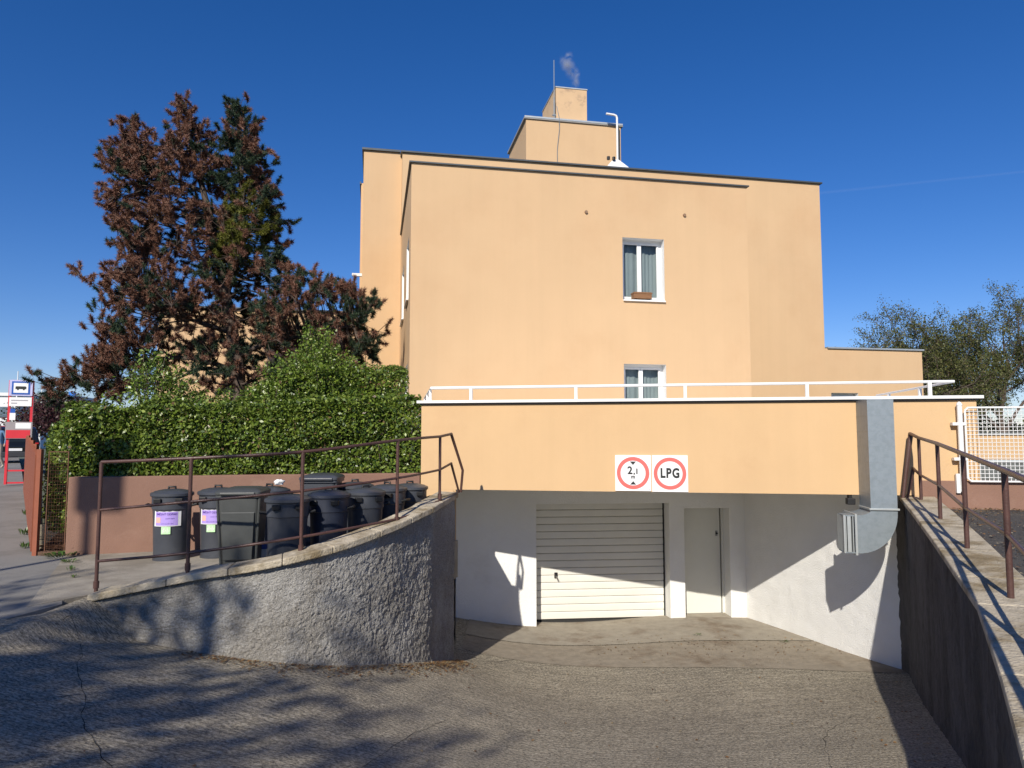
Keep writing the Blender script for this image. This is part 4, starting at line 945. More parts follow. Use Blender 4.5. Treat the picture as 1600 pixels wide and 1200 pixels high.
# ------------------------------------------------------------------ bus stop, cars, person, far buildings
def stop_sign():
    D = 20.0; b0 = at(22,757,D); zg = b0.z; x0 = at(6,757,D).x; x1 = at(39,757,D).x; zt = at(22,593,D).z
    F = Frame(x0,D,x1-x0,1.0); wd = math.hypot(x1-x0,1.0)*0.66
    F = Frame(x0,D,0.93,0.36); wd = 0.60
    g = thing('bus_stop', 'red-framed bus stop post with blue bus emblem', 'bus stop', (x0,D,zg))
    RP_ = mat('stop_red',(0.62,0.035,0.05),0.4); BL = mat('stop_blue',(0.02,0.10,0.42),0.4); GR = mat('stop_grey_glass',(0.25,0.26,0.27),0.2)
    H = zt-zg
    for s_ in (0.0,wd-0.06): MB().fbox(F,s_,s_+0.06,-0.05,0.03,zg,zt-0.02).build('upright', RP_, g)
    for z_ in (0.02,0.36,H-0.66,H-0.05): MB().fbox(F,0.061,wd-0.061,-0.03,0.01,zg+z_,zg+z_+0.045).build('crossbar', RP_, g)
    h_ = MB().fbox(F,0.02,wd-0.02,0.031,0.06,zt-0.46,zt-0.01).build('emblem_panel', mat('stop_lilac',(0.5,0.5,0.75),0.5), g)
    MB().fbox(F,0.08,wd-0.08,0.061,0.066,zt-0.42,zt-0.05).build('blue_square', BL, h_)
    MB().fbox(F,0.125,wd-0.125,0.067,0.070,zt-0.375,zt-0.095).build('white_square', SIGNW, h_)
    bb = MB(); c = zt-0.235; q = [(-.13,-.035),(.13,-.035),(.13,.03),(.11,.045),(-.11,.045),(-.13,.03)]
    bb.add([F(wd/2+u,0.072,c+v) for u,v in q],(tuple(range(6)),)).build('bus_emblem', BLACK, h_)
    for u in (-.07,.07): MB().add([F(wd/2+u+.025*math.cos(R(a)),0.0725,c-.04+.025*math.sin(R(a))) for a in range(0,360,30)],(tuple(range(12)),)).build('bus_wheel', BLACK, h_)
    np_ = MB().fbox(F,0.03,wd-0.03,0.031,0.05,zt-0.75,zt-0.50).build('name_panel', SIGNW, g)
    for k,(a,b_) in enumerate(((.08,.48),(.08,.22))): MB().fbox(F,a,b_,0.051,0.053,zt-0.60-k*0.08,zt-0.575-k*0.08).build('print_line', mat('grey_print',(0.3,0.3,0.33),0.7), np_)
    tb = MB().fbox(F,-0.02,wd+0.02,0.031,0.08,zg+1.28,zg+1.75).build('timetable_case', mat('case_grey',(0.33,0.30,0.31),0.35), g)
    MB().fbox(F,0.22,wd-0.01,0.081,0.084,zg+1.56,zg+1.72).build('timetable', SIGNW, tb); MB().fbox(F,0.0,wd-0.02,0.081,0.0835,zg+1.29,zg+1.52).build('red_band', RP_, tb)
    MB().fbox(F,0.06,0.2,0.04,0.06,zg+1.80,zg+2.0).build('notice', SIGNW, g); MB().fbox(F,0.07,0.19,0.04,0.061,zg+2.0,zg+2.12).build('notice', BL, g)
stop_sign()
def car(label, loc, rz, paint, h=1.75, wd=1.85, ln=4.5):
    g = thing('parked_car', label, 'car', loc, 'cars parked down the street', rz)
    prof = [(-ln/2,0.35),(-ln/2,0.85),(-ln/2+0.15,0.98),(-ln/2+0.55,h-0.1),(-ln/2+0.9,h),(0.6,h),(1.2,0.98),(ln/2-0.15,0.85),(ln/2,0.6),(ln/2,0.35)]   # rear at -x
    n = len(prof); vs = []
    for sy in (-1,1):
        for x,z in prof: vs.append((x, sy*(wd/2-(0.16 if z > 1.1 else 0.0)), z))
    b = loc_build(g,'body',MB().add(vs,[tuple(range(n)),tuple(range(2*n-1,n-1,-1))]+[(i,n+i,n+(i+1)%n,(i+1)%n) for i in range(n)]),paint,None,0.05)
    dg = mat('car_glass',(0.015,0.018,0.02),0.08,0.02,spec=0.6)
    xr0,xr1 = -ln/2+0.19,-ln/2+0.52
    loc_build(g,'rear_window',MB().add([(xr0-0.02,-wd/2+0.22,1.04),(xr0-0.02,wd/2-0.22,1.04),(xr1-0.02,wd/2-0.26,h-0.16),(xr1-0.02,-wd/2+0.26,h-0.16)],((0,3,2,1),)),dg)
    for sy in (-1,1):
        loc_build(g,'side_window',MB().add([(-1.3,sy*(wd/2-0.06),1.03),(0.95,sy*(wd/2-0.06),1.03),(0.5,sy*(wd/2-0.145),h-0.14),(-1.15,sy*(wd/2-0.145),h-0.14)],((0,1,2,3),)),dg)
        loc_build(g,'tail_light',MB().box(-ln/2-0.015,-ln/2+0.1,sy*(wd/2-0.16)-0.12,sy*(wd/2-0.16)+0.12,0.82,1.0),mat('tail_red',(0.5,0.02,0.02),0.3))
        for x in (-ln/2+0.85,ln/2-0.9):
            w_ = loc_build(g,'wheel',MB().lathe([(0.0,-0.1),(0.2,-0.1),(0.32,-0.09),(0.33,0),(0.32,0.09),(0.2,0.1),(0.0,0.1)],seg=20),BINBLK,40)
            for v in w_.data.vertices: c = v.co.copy(); v.co = (x+c.x, sy*(wd/2-0.1)+c.z, 0.33+c.y)
    loc_build(g,'bumper',MB().box(-ln/2-0.06,-ln/2+0.05,-wd/2+0.05,wd/2-0.05,0.34,0.58),mat('bumper_grey',(0.05,0.05,0.055),0.5),None,0.03)
    loc_build(g,'number_plate',MB().box(-ln/2-0.03,-ln/2+0.0,-0.26,0.26,0.62,0.74),SIGNW)
car('black car parked beyond the bus stop', (at(24,700,35).x,35,streetz(at(24,700,35))-0.05), math.atan2(SD.y,SD.x), mat('black_car_paint',(0.008,0.009,0.011),0.25,0.02,spec=0.6))
car('red car parked furthest down the street', (at(0,700,44).x,44,streetz(at(0,700,44))-0.05+0.35), math.atan2(SD.y,SD.x), mat('red_car_paint',(0.45,0.02,0.02),0.25,0.02,spec=0.6), h=1.6)
def person():
    D = 27.0; p = at(-3,700,D); zg = streetz(p); root = thing('person', 'person in blue top and pale trousers walking beyond the bus stop', 'person', (p.x,p.y,zg))
    J = {'pelvis':(0,0,0.95,.15),'waist':(0,0,1.08,.14),'chest':(0,0,1.30,.165),'neck':(0,0,1.48,.06),'head':(0,-0.02,1.60,.095),'crown':(0,-0.01,1.70,.075),
         'shl':(-.18,0,1.42,.065),'ell':(-.25,0.03,1.15,.045),'wrl':(-.24,-.08,0.92,.035),'hal':(-.235,-.10,0.83,.03),'shr':(.18,0,1.42,.065),'elr':(.25,0.05,1.15,.045),'wrr':(.24,0.0,0.92,.035),'har':(.235,-.02,0.83,.03),
         'hl':(-.09,0,0.90,.10),'kl':(-.10,-.12,0.50,.07),'al':(-.10,0.02,0.10,.05),'tl':(-.10,-.14,0.04,.04),'hr':(.09,0,0.90,.10),'kr':(.10,-.02,0.50,.07),'ar':(.10,0.20,0.12,.05),'tr':(.10,0.06,0.04,.04)}
    E = [('pelvis','waist'),('waist','chest'),('chest','neck'),('neck','head'),('head','crown'),('chest','shl'),('shl','ell'),('ell','wrl'),('wrl','hal'),('chest','shr'),('shr','elr'),('elr','wrr'),('wrr','har'),
         ('pelvis','hl'),('hl','kl'),('kl','al'),('al','tl'),('pelvis','hr'),('hr','kr'),('kr','ar'),('ar','tr')]
    ks = list(J); me = bpy.data.meshes.new('body'); me.from_pydata([J[k][:3] for k in ks],[(ks.index(a),ks.index(b)) for a,b in E],[]); me.update()
    o = bpy.data.objects.new('body', me); COL.objects.link(o); sk = o.modifiers.new('skin','SKIN'); o.modifiers.new('sub','SUBSURF').levels = 1
    if not me.skin_vertices: me.attributes  # layer is made with the modifier
    for i,k in enumerate(ks):
        if me.skin_vertices: sv = me.skin_vertices[0].data[i]; sv.radius = (J[k][3],J[k][3]*0.85); sv.use_root = (k == 'pelvis')
    bpy.context.view_layer.update()
    me2 = bpy.data.meshes.new_from_object(o.evaluated_get(bpy.context.evaluated_depsgraph_get())); bpy.data.objects.remove(o)
    for m_ in (mat('pale_trousers',(0.42,0.38,0.32),0.9), mat('blue_top',(0.12,0.22,0.36),0.9), mat('skin',(0.55,0.34,0.25),0.6), mat('dark_hair',(0.04,0.03,0.025),0.7)): me2.materials.append(m_)
    for pl in me2.polygons:
        c = pl.center; pl.use_smooth = True
        pl.material_index = 3 if (c.z > 1.66 or (c.z > 1.52 and c.y > 0.03)) else 2 if c.z > 1.47 else 2 if (abs(c.x) > 0.2 and c.z < 0.95) else 1 if c.z > 0.95 else 0
    b = bpy.data.objects.new('body', me2); COL.objects.link(b); b.parent = root
person()
def far_block(label, px0, px1, py0, py1, D, m, rows):
    a = at(px0,py1,D); b_ = at(px1,py1,D); zt = at(px0,py0,D).z; F = Frame(a.x,D,1,0.25); L_ = b_.x-a.x
    g = thing('office_building', label, 'building', (a.x,D,0)); MB().fbox(F,0,L_,-18,0,-0.2,zt).build('wall', m, g)
    MB().fbox(F,-0.3,L_+0.3,-18.3,0.3,zt,zt+0.5).build('roof', m, g)
    for r_ in range(rows):
        z0 = zt-3.4-r_*3.4; n = max(2,int(L_/3.2))
        for k in range(n):
            if z0 > 0.5: MB().fbox(F,0.6+k*L_/n,0.4+(k+0.8)*L_/n,-0.1,0.04,z0,z0+1.7).build('window', mat('far_glass',(0.12,0.16,0.2),0.15), g)
far_block('white office building far down the street on the left', -40, 14, 618, 668, 110, mat('far_white',(0.75,0.75,0.74),0.8,0.03), 3)
far_block('grey office building beyond the bus stop', 46, 64, 619, 668, 125, mat('far_grey',(0.22,0.24,0.26),0.7,0.05), 2)
far_block('pale office building half hidden by the pine', 65, 100, 620, 668, 130, mat('far_white2',(0.66,0.67,0.68),0.8,0.03), 2)
for px,top,D,lb in ((22,580,90,'tall thin pale mast far behind the bus stop'),(61,602,95,'thin pale mast above the far grey roof')):
    p = at(px,700,D); zt = at(px,top,D).z; g = thing('mast', lb, 'mast', (p.x,D,0), 'masts far down the street')
    MB().tube([(p.x,D,0),(p.x,D,zt)],0.16,8,r2=0.05).build('pole', WHITE, g); MB().box(p.x-0.25,p.x+0.25,D-0.15,D+0.15,0,0.4).build('base', SLAB, g)
D = 60; p = at(112,628,D); bs_ = thing('blue_board', 'blue and white board on posts glimpsed behind the pine', 'sign', (p.x,D,0))
s1_ = at(107,645,D); s2_ = at(118,612,D); MB().box(s1_.x,s2_.x,D-0.1,D+0.1,s1_.z,s2_.z).build('board', mat('board_blue',(0.03,0.18,0.6),0.5), bs_)
MB().box(s1_.x,s2_.x,D-0.13,D-0.101,s1_.z+0.2,s1_.z+0.55).build('white_band', SIGNW, bs_)
for x in (s1_.x+0.1,s2_.x-0.1): MB().tube([(x,D,0),(x,D,s1_.z)],0.06,8).build('post', GALV, bs_)
# street sign on a post beside the camera: it throws its shadow on the low wall
d0 = Vector((math.sin(SUN_AZ),math.cos(SUN_AZ),0)); foot = Vector((*BW.hit(134,868)[:0],)) if False else BW(BW.hit(134,860)[0],0,0)
Lh = 10.5; base = foot-d0*Lh; tn = math.tan(SUN_EL)
zlow = BW.hit(150,793)[1]+Lh*tn; sa_, sb_ = BW.hit(112,770)[0], BW.hit(186,770)[0]
ss_ = thing('street_sign', 'rectangular street board on a post standing left of the camera', 'sign', (base.x,base.y,streetz(base)))
pa, pb = BW(sa_,0,0)-d0*Lh, BW(sb_,0,0)-d0*Lh; XF = Frame(pa.x,pa.y,pb.x-pa.x,pb.y-pa.y); xw = (pb-pa).length
MB().tube([base+Vector((0,0,-0.1)),base+Vector((0,0,zlow+0.9))],0.055,10).build('post', GALV, ss_, smooth=40)
MB().fbox(XF,0,xw,0.06,0.10,zlow,zlow+1.15).build('board', mat('board_green',(0.05,0.2,0.12),0.5), ss_)
MB().fbox(XF,0.05,xw-0.05,0.101,0.105,zlow+0.05,zlow+1.10).build('board_face', SIGNW, ss_)

# ------------------------------------------------------------------ vegetation
LEAF = leaf_mat('hedge_leaf', 0.38, 0.22, 0.5); NEEDLE = leaf_mat('pine_needle', 0.6, 0.08, 0.3); TLEAF = leaf_mat('tree_leaf', 0.5, 0.3, 0.4)
def vnoise(P, sc, seed=0.0): return np.array([noise.noise(Vector((p[0]*sc+seed,p[1]*sc,p[2]*sc))) for p in P])
def pick(cols, w, n):
    c = np.array(cols); i = rng.choice(len(c), n, p=np.array(w)/sum(w)); return c[i]*rng.uniform(0.75,1.25,(n,1))
HCOL = [(0.17,0.11,0.05),(0.115,0.175,0.022),(0.17,0.235,0.03),(0.055,0.10,0.018),(0.26,0.32,0.07)]
def hedge_box(P0, P1, thick, z0, zt0, zt1, n, size, sway=0.14, frontbias=0.5):
    """leaf points filling the shell of a clipped hedge between feet P0 and P1 (front line), zt = top height at each end"""
    P0, P1 = np.array(P0[:2]), np.array(P1[:2]); L_ = np.linalg.norm(P1-P0); d = (P1-P0)/L_; nb = np.array([-d[1],d[0]])
    u = rng.uniform(-0.02,1.02,n); face = rng.random(n); a_top = thick/(thick+1.2); top = face < a_top*0.9
    zt = zt0+(zt1-zt0)*u
    v = rng.random(n); dep = np.abs(rng.normal(0,0.10,n))
    P = np.empty((n,3)); nrm = np.zeros((n,3))
    zf = z0+(zt-z0)*v
    yy = np.where(top, rng.random(n)*thick, dep); zz = np.where(top, zt-np.abs(rng.normal(0,0.07,n)), zf)
    P[:,:2] = P0+d*(u*L_)[:,None]+nb*yy[:,None]; P[:,2] = zz
    w_ = vnoise(P,1.6,3.0)*sway+vnoise(P,4.5,9.0)*sway*0.6
    P[:,:2] -= nb*np.where(top,0,w_)[:,None]; P[:,2] += np.where(top,w_*1.2,0)
    e = (yy < 0.12) & top; P[e,2] -= 0.08*(1-yy[e]/0.12)
    nrm[:,:2] = -nb; nrm[top] = (0,0,1); nrm = nrm+np.array((0,0,0.5))
    return P, nrm
def foliage(name, P, nrm, size, cols, wts, m, parent, bias=0.7, tipbright=None):
    V, F_ = leaves(P, size, nrm, bias); t_ = pick(cols,wts,len(P))
    if tipbright is not None: t_ = t_*tipbright[:,None]
    return tag(cloud_mesh(name,V,F_,t_,m,parent), kind='stuff')
def stems(parent, pts, r=0.012, m=BARK):
    mb = MB()
    for a,b_ in pts: mb.tube([a,(Vector(a)+Vector(b_))/2+Vector((random.uniform(-.05,.05),random.uniform(-.05,.05),0)),b_],r,5,False,r2=r*0.5)
    return tag(mb.build('stem', m, parent), kind='stuff')
nbv = Vector((BW.nn[0],BW.nn[1],0))
hp0 = LW0+D_*(-0.10)-nbv*0.16; hp1 = LW1-nbv*0.16-D_*0.05
hg = thing('clipped_hedge', 'clipped glossy green hedge above the low brown wall', 'hedge', hp0)
P1_, N1_ = hedge_box(hp0, hp1, 1.3, 0.98, 2.02, 2.30, 46000, 0.05)
# left return of the hedge down to the soil, along the fence
hl0 = LW0+D_*(-0.42)+Vector((-0.12,0.55,0)); hl1 = LW0+D_*0.05-nbv*0.2
P2_, N2_ = hedge_box(hl0, hl1, 1.0, 0.28, 1.78, 2.02, 7000, 0.05)
P3_, N3_ = hedge_box(FENCE0+SD*10+SN*0.55, hl0, 1.0, 0.4, 1.85, 1.78, 16000, 0.05)
foliage('leaf_mass', np.vstack([P1_,P2_,P3_]), np.vstack([N1_,N2_,N3_]), 0.058, HCOL, (0.25,4,4,3,1.2), LEAF, hg)
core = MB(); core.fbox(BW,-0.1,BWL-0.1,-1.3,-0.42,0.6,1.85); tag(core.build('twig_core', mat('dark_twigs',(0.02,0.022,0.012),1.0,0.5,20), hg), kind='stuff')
stems(hg, [((hp0+D_*x-nbv*0.18+Vector((0,0,1.0))), (hp0+D_*(x+random.uniform(-.2,.2))-nbv*0.10+Vector((0,0,1.9)))) for x in np.linspace(0.3,BWL-0.3,26)], 0.010)
# taller clipped tier beside the building
h2 = thing('tall_hedge', 'taller clipped green hedge against the building corner', 'hedge', tuple(hp1-D_*1.6-nbv*1.6))
q0, q1 = hp1-D_*2.15-nbv*1.35, hp1-D_*0.02-nbv*1.35
P_, N_ = hedge_box(q0, q1, 1.0, 1.9, 2.74, 2.80, 17000, 0.05); foliage('leaf_mass', P_, N_, 0.052, HCOL, (0.25,4,4,3,1.2), LEAF, h2)
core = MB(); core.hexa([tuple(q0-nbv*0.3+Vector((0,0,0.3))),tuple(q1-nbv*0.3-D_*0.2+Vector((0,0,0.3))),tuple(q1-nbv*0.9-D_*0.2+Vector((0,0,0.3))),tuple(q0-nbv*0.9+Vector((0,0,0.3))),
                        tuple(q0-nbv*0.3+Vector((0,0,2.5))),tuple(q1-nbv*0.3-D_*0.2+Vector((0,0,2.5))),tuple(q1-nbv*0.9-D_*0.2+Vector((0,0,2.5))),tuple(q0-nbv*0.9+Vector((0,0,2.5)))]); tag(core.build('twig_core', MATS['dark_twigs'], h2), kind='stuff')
def shrub(label, px, py_top, py_bot, D, halfw, n, size, cols, wts, arcs=26):
    base = at(px,700,D); base.z = 0.3; zt = at(px,py_top,D).z; zb = at(px,py_bot,D).z
    g = thing('shrub', label, 'shrub', base, 'shrubs behind the hedge'); pts = []; lp = []
    for k in range(arcs):
        a = random.uniform(0,6.28); r_ = halfw*math.sqrt(random.random()); hgt = zb+(zt-zb)*(1-0.65*(r_/halfw)**1.5)*random.uniform(0.75,1.0)
        tip = Vector((base.x+r_*math.cos(a), D+r_*math.sin(a)*0.7, hgt)); midp = Vector((base.x+r_*0.45*math.cos(a), D+r_*0.3*math.sin(a), zb*0.6+hgt*0.3)); pts.append((Vector((base.x,D,0.3)),midp)); pts.append((midp,tip))
        m_ = int(n/arcs); tt = rng.uniform(0.15,1.03,m_)**0.75; c = np.array(midp)+(np.array(tip)-np.array(midp))*tt[:,None]; lp.append(c+rng.normal(0,1,(m_,3))*np.array((0.13,0.13,0.10))*(1.15-tt[:,None]*0.6))
    stems(g, pts, 0.012); P = np.vstack(lp); foliage('leaf_mass', P, np.tile((0,-.3,.6),(len(P),1)), size, cols, wts, LEAF, g, 0.5)
    return g
SC = [(0.17,0.245,0.03),(0.12,0.19,0.026),(0.24,0.30,0.07),(0.06,0.11,0.02)]
shrub('loose bright green shrub rising above the hedge before the pine trunk', 492, 500, 625, 12.6, 0.95, 9500, 0.055, SC, (3,4,2,1), 34)
shrub('loose green shrub with tall shoots at the left of the pine', 236, 540, 650, 12.2, 0.75, 3600, 0.055, SC, (3,4,2,2), 26)
shrub('sprawling green shrub between hedge and pine trunk', 350, 590, 655, 12.3, 1.15, 6500, 0.055, SC, (2,4,2,2), 28)
shrub('low green shrub left of the pine trunk', 150, 634, 668, 11.9, 0.75, 4000, 0.055, SC, (3,4,2,2), 22)
shrub('pale green shrub right of the pine trunk', 425, 575, 640, 12.4, 0.6, 4200, 0.055, SC, (4,3,2,1), 22)

# ------------------------------------------------------------------ the big half-dead pine
def pine():
    D = 16.6; tb = at(368,600,D); root = thing('pine_tree', 'large dying pine with rust brown and dark green needles', 'tree', (tb.x,D,0.3))
    # outline of the crown: photo y -> (left, right) in photo x at the trunk's distance
    env = [(172,287,293),(190,278,303),(212,268,318),(235,258,332),(255,215,345),(280,165,355),(310,168,360),(350,180,370),(390,200,390),(430,190,405)]
    env2 = [(172,367,371),(192,356,384),(215,348,400),(245,347,415),(290,350,425),(330,340,448),(370,330,440),(410,330,465),(440,330,470)]
    env3 = [(200,202,208),(220,192,222),(240,180,238),(258,170,245)]
    env4 = [(430,150,330),(460,138,420),(490,145,420),(520,165,430),(550,170,300),(575,120,260),(600,85,230),(620,95,180)]
    env5 = [(440,430,520),(470,415,585),(500,400,598),(530,405,596),(555,430,590),(575,470,560)]
    clumps = []
    def samp(env, n, dep, green):
        ys = [e[0] for e in env]; w = np.array([e[2]-e[1] for e in env], float); 
        for _ in range(n):
            while True:
                y = random.uniform(ys[0],ys[-1]); l = np.interp(y,ys,[e[1] for e in env]); r_ = np.interp(y,ys,[e[2] for e in env])
                if random.random() < (r_-l+12)/(max(w)+12): break
            cx = (l+r_)/2; hw = (r_-l)/2+4; a = random.uniform(0,2*math.pi); rr = math.sqrt(random.uniform(0.12,1.0))
            ox = rr*math.cos(a); oy = rr*math.sin(a); p = at(cx,y,D); sc = D/FPX
            clumps.append((Vector((p.x+ox*hw*sc*0.97, D+oy*min(hw*sc*0.95,dep), p.z)), green(cx+ox*hw,y)))
    samp(env,165,1.9,lambda x,y: 0.10); samp(env2,125,1.5,lambda x,y: 0.85 if y < 300 else 0.6); samp(env3,24,0.5,lambda x,y: 0.05)
    samp(env4,165,1.9,lambda x,y: (0.16 if x < 250 else 0.35) if x > 130 else 0.7); samp([(535,300,400),(560,290,440),(605,300,460)],34,1.2,lambda x,y: 0.5); samp(env5,110,1.4,lambda x,y: 0.35 if x < 555 else 0.75)
    for px,py,g_ in ((290,168,.1),(290,182,.1),(370,170,.9),(370,184,.9),(206,196,.05),(206,210,.05)): clumps.append((at(px,py,D),g_))
    # trunk and leaders
    tp = [Vector((tb.x+0.05,D,0.2)), at(372,600,D), at(366,540,D), at(352,460,D), at(338,380,D), at(318,300,D), at(298,220,D), at(290,155,D)]
    tp2 = [at(352,460,D), at(372,400,D+.1), at(380,320,D+.1), at(374,240,D), at(370,158,D)]
    tp3 = [at(318,300,D), at(262,275,D-.1), at(225,245,D), at(206,186,D)]
    mb = MB()
    mb.tube(smooth_path(tp,4),0.20,9,True,r2=0.02); mb.build('trunk', BARK, root, smooth=60)
    MB().tube(smooth_path(tp2,4),0.10,7,True,r2=0.015).build('limb', BARK, root, smooth=60); MB().tube(smooth_path(tp3,4),0.06,7,True,r2=0.012).build('limb', BARK, root, smooth=60)
    nodes = smooth_path(tp,6)[6:]+smooth_path(tp2,6)+smooth_path(tp3,6)
    for (pts) in (([at(366,560,D), at(420,535,D-.2), at(500,520,D-.2), at(560,505,D)]),([at(362,520,D), at(300,500,D-.3), at(225,470,D)]),([at(368,580,D), at(300,560,D-.2), at(215,565,D), at(120,590,D)]),([at(370,590,D), at(320,575,D+.2), at(262,600,D)])):
        MB().tube(smooth_path(pts,5),0.07,7,True,r2=0.018).build('limb', BARK, root, smooth=60); nodes += smooth_path(pts,5)[2:]
    nodes = [n for n in nodes]; NA = np.array([tuple(n) for n in nodes]); br = MB(); V = []; F_ = []; T = []; vo = 0
    BR = np.array([(0.19,0.088,0.055),(0.235,0.115,0.075),(0.13,0.062,0.042),(0.27,0.15,0.10)]); GN = np.array([(0.03,0.055,0.036),(0.045,0.075,0.042),(0.022,0.04,0.03),(0.065,0.09,0.035)]); YG = np.array([(0.15,0.155,0.02),(0.11,0.12,0.02)])
    for c, gfrac in clumps:
        q = np.array(c); dd = np.linalg.norm((NA-q)*np.array((1,1,1.0)),axis=1)+np.where(NA[:,2] > q[2]+0.1, 0.6, 0); k = int(dd.argmin()); base = Vector(nodes[k]); dirv = (c-base); 
        if dirv.length < 0.05: dirv = Vector((0.1,0,0.1))
        midp = base.lerp(c,0.5)+Vector((0,0,-0.10*dirv.length)); br.tube([base,midp,c],0.022,5,False,r2=0.007)
        green = random.random() < gfrac; dn = np.array(dirv.normalized())
        yel = abs(c.x-at(388,370,D).x) < 0.6 and abs(c.z-at(388,370,D).z) < 0.7
        nsub = random.randint(5,7)
        for s_ in range(nsub):                              # several shoots per branch end
            sd = unit(dn*0.45+rng.normal(0,0.7,3)+np.array((0,0,0.55))); sl = random.uniform(0.14,0.30); o = q+rng.normal(0,0.13,3)
            br.tube([Vector(c),Vector(o+sd*sl)],0.008,4,False,r2=0.004)
            m_ = 190; tt = rng.uniform(0.05,1.0,m_); org = o+sd*sl*tt[:,None]
            nd = unit(sd*0.55+rng.normal(0,0.62,(m_,3))); ln = rng.uniform(0.07,0.125,(m_,1)); sv = unit(np.cross(nd,rng.normal(0,1,(m_,3))))*0.0075
            V.append(np.stack([org-sv,org+sv,org+nd*ln],1).reshape(-1,3)); F_.append(np.arange(3*m_).reshape(-1,3)+vo); vo += 3*m_
            g2 = green if random.random() > 0.12 else not green
            col = (YG if yel and random.random() < 0.6 else GN if g2 else BR); cc = col[rng.integers(0,len(col),m_)]*rng.uniform(0.75,1.3,(m_,1)); T.append(cc)
    tag(br.build('branch', BARK, root), kind='stuff')
    tag(cloud_mesh('needle_mass', np.vstack(V), np.vstack(F_), np.vstack(T), NEEDLE, root), kind='stuff')
pine()

# ------------------------------------------------------------------ broadleaf trees
def broad_tree(name, label, base, h, spread, nleaf, size, cols, wts, seed, trunk_r=0.16, fork=0.3, group=None, lev=4, clump=0.22, droop=0.0):
    rnd = random.Random(seed); root = thing(name, label, 'tree', base, group); tips = []; mb = MB(); trunk = MB()
    def grow(p, d, ln, r_, level):
        pts = [p]; q = p
        for k in range(3):
            d = (d+Vector((rnd.uniform(-.22,.22),rnd.uniform(-.22,.22),rnd.uniform(-.08,.14)-droop*level*0.05))).normalized(); q = q+d*ln/3; pts.append(q)
        (trunk if level == 0 else mb).tube(pts, r_, 8 if level < 2 else 5, False, r2=r_*0.62)
        if level >= lev-1: tips.append((pts[1],q)); 
        if level >= lev: return
        n = rnd.randint(3,4) if level else rnd.randint(5,7)
        for k in range(n):
            a = 2*math.pi*(k+rnd.random()*0.7)/n; tilt = rnd.uniform(0.35,0.85) if level else rnd.uniform(0.25,0.75)
            x = d.orthogonal().normalized(); y = d.cross(x); nd = (d*math.cos(tilt)+(x*math.cos(a)+y*math.sin(a))*math.sin(tilt)*spread).normalized()
            st = pts[rnd.choice((2,3)) if level == 0 else rnd.choice((1,2,3))] if k else q
            grow(st, nd, ln*rnd.uniform(0.62,0.85) if level else ln*rnd.uniform(0.75,1.15), r_*0.55, level+1)
    grow(Vector(base), Vector((0,0,1)), h*fork, trunk_r, 0)
    trunk.build('trunk', BARK, root, smooth=60); tag(mb.build('branch', BARK, root, smooth=60), kind='stuff')
    k = max(1,nleaf//len(tips)); P = []
    for a,b_ in tips:
        t_ = rng.uniform(0.0,1.15,(k,1)); P.append(np.array(a)+(np.array(b_)-np.array(a))*t_+rng.normal(0,clump,(k,3)))
    P = np.vstack(P); V, F_ = leaves(P,size,np.tile((0,0,.5),(len(P),1)),0.5,0.6); tag(cloud_mesh('crown',V,F_,pick(cols,wts,len(P)),TLEAF,root), kind='stuff')
    return root
OL = [(0.11,0.125,0.035),(0.145,0.15,0.045),(0.07,0.085,0.03),(0.17,0.14,0.06)]
for (px,D,h,lb,sd,nl,sp) in ((1478,31,8.4,'spreading olive green tree just right of the low wing',3,11000,1.15),(1572,33,9.6,'taller olive green tree at the right edge behind the mesh fence',11,13000,1.05),(1690,36,10,'olive green tree mostly outside the right edge',15,9000,1.0),(1392,42,8.0,'small green tree peeking over the low wing roof',23,6000,1.1),(1530,48,7.5,'smaller olive tree furthest back between the two taller ones',29,7000,1.1)):
    p = at(px,700,D); broad_tree('broadleaf_tree', lb, (p.x,D,0.2), h, sp, int(nl*4.2), 0.078, OL, (4,3,3,1), sd, 0.17, 0.25, 'trees behind the yard', 5 if D < 35 else 4, 0.11)
for (px,D,h,lb,sd,nl,cols) in ((80,48,5.0,'green street tree beyond the end of the fence',41,5000,[(0.06,0.10,0.03),(0.09,0.13,0.04)]),(98,40,4.6,'small purple-leaved tree behind the hedge end',43,5000,[(0.05,0.018,0.022),(0.08,0.03,0.03)])):
    p = at(px,700,D); broad_tree('street_tree', lb, (p.x,D,0.2), h, 1.0, nl, 0.16, cols, (1,1), sd, 0.14, 0.25, 'trees down the street', 4, 0.28)
def bank(label, px0, px1, py_top, D, n, seed):
    a = at(px0,700,D); b_ = at(px1,700,D); g = thing('bush', label, 'bush', (a.x,D,0), 'bushes behind the yard'); zt = at(px0,py_top,D).z
    u = rng.random(n); P = np.stack([a.x+(b_.x-a.x)*u, D+rng.normal(0,.6,n), zt*rng.random(n)**0.6],1); P[:,2] += vnoise(P,0.5,seed)*0.8; P[:,2] = np.maximum(P[:,2],0.02)
    foliage('leaf_mass', P, np.tile((0,-.5,.5),(n,1)), 0.16, OL, (4,3,3,1), TLEAF, g, 0.5)
bank('dark bush line low behind the yard wall at the right', 1450, 1760, 655, 38, 9000, 2.0)
# tall street tree behind the camera whose shade dapples ramp, wall and slab
broad_tree('street_tree', 'tall street tree behind the camera shading the ramp', (-8.8,-8.6,-0.05), 10.6, 0.9, 14000, 0.20, [(0.06,0.10,0.03),(0.09,0.13,0.04)], (1,1), 77, 0.24, 0.30, 'trees down the street', 4, 0.20)

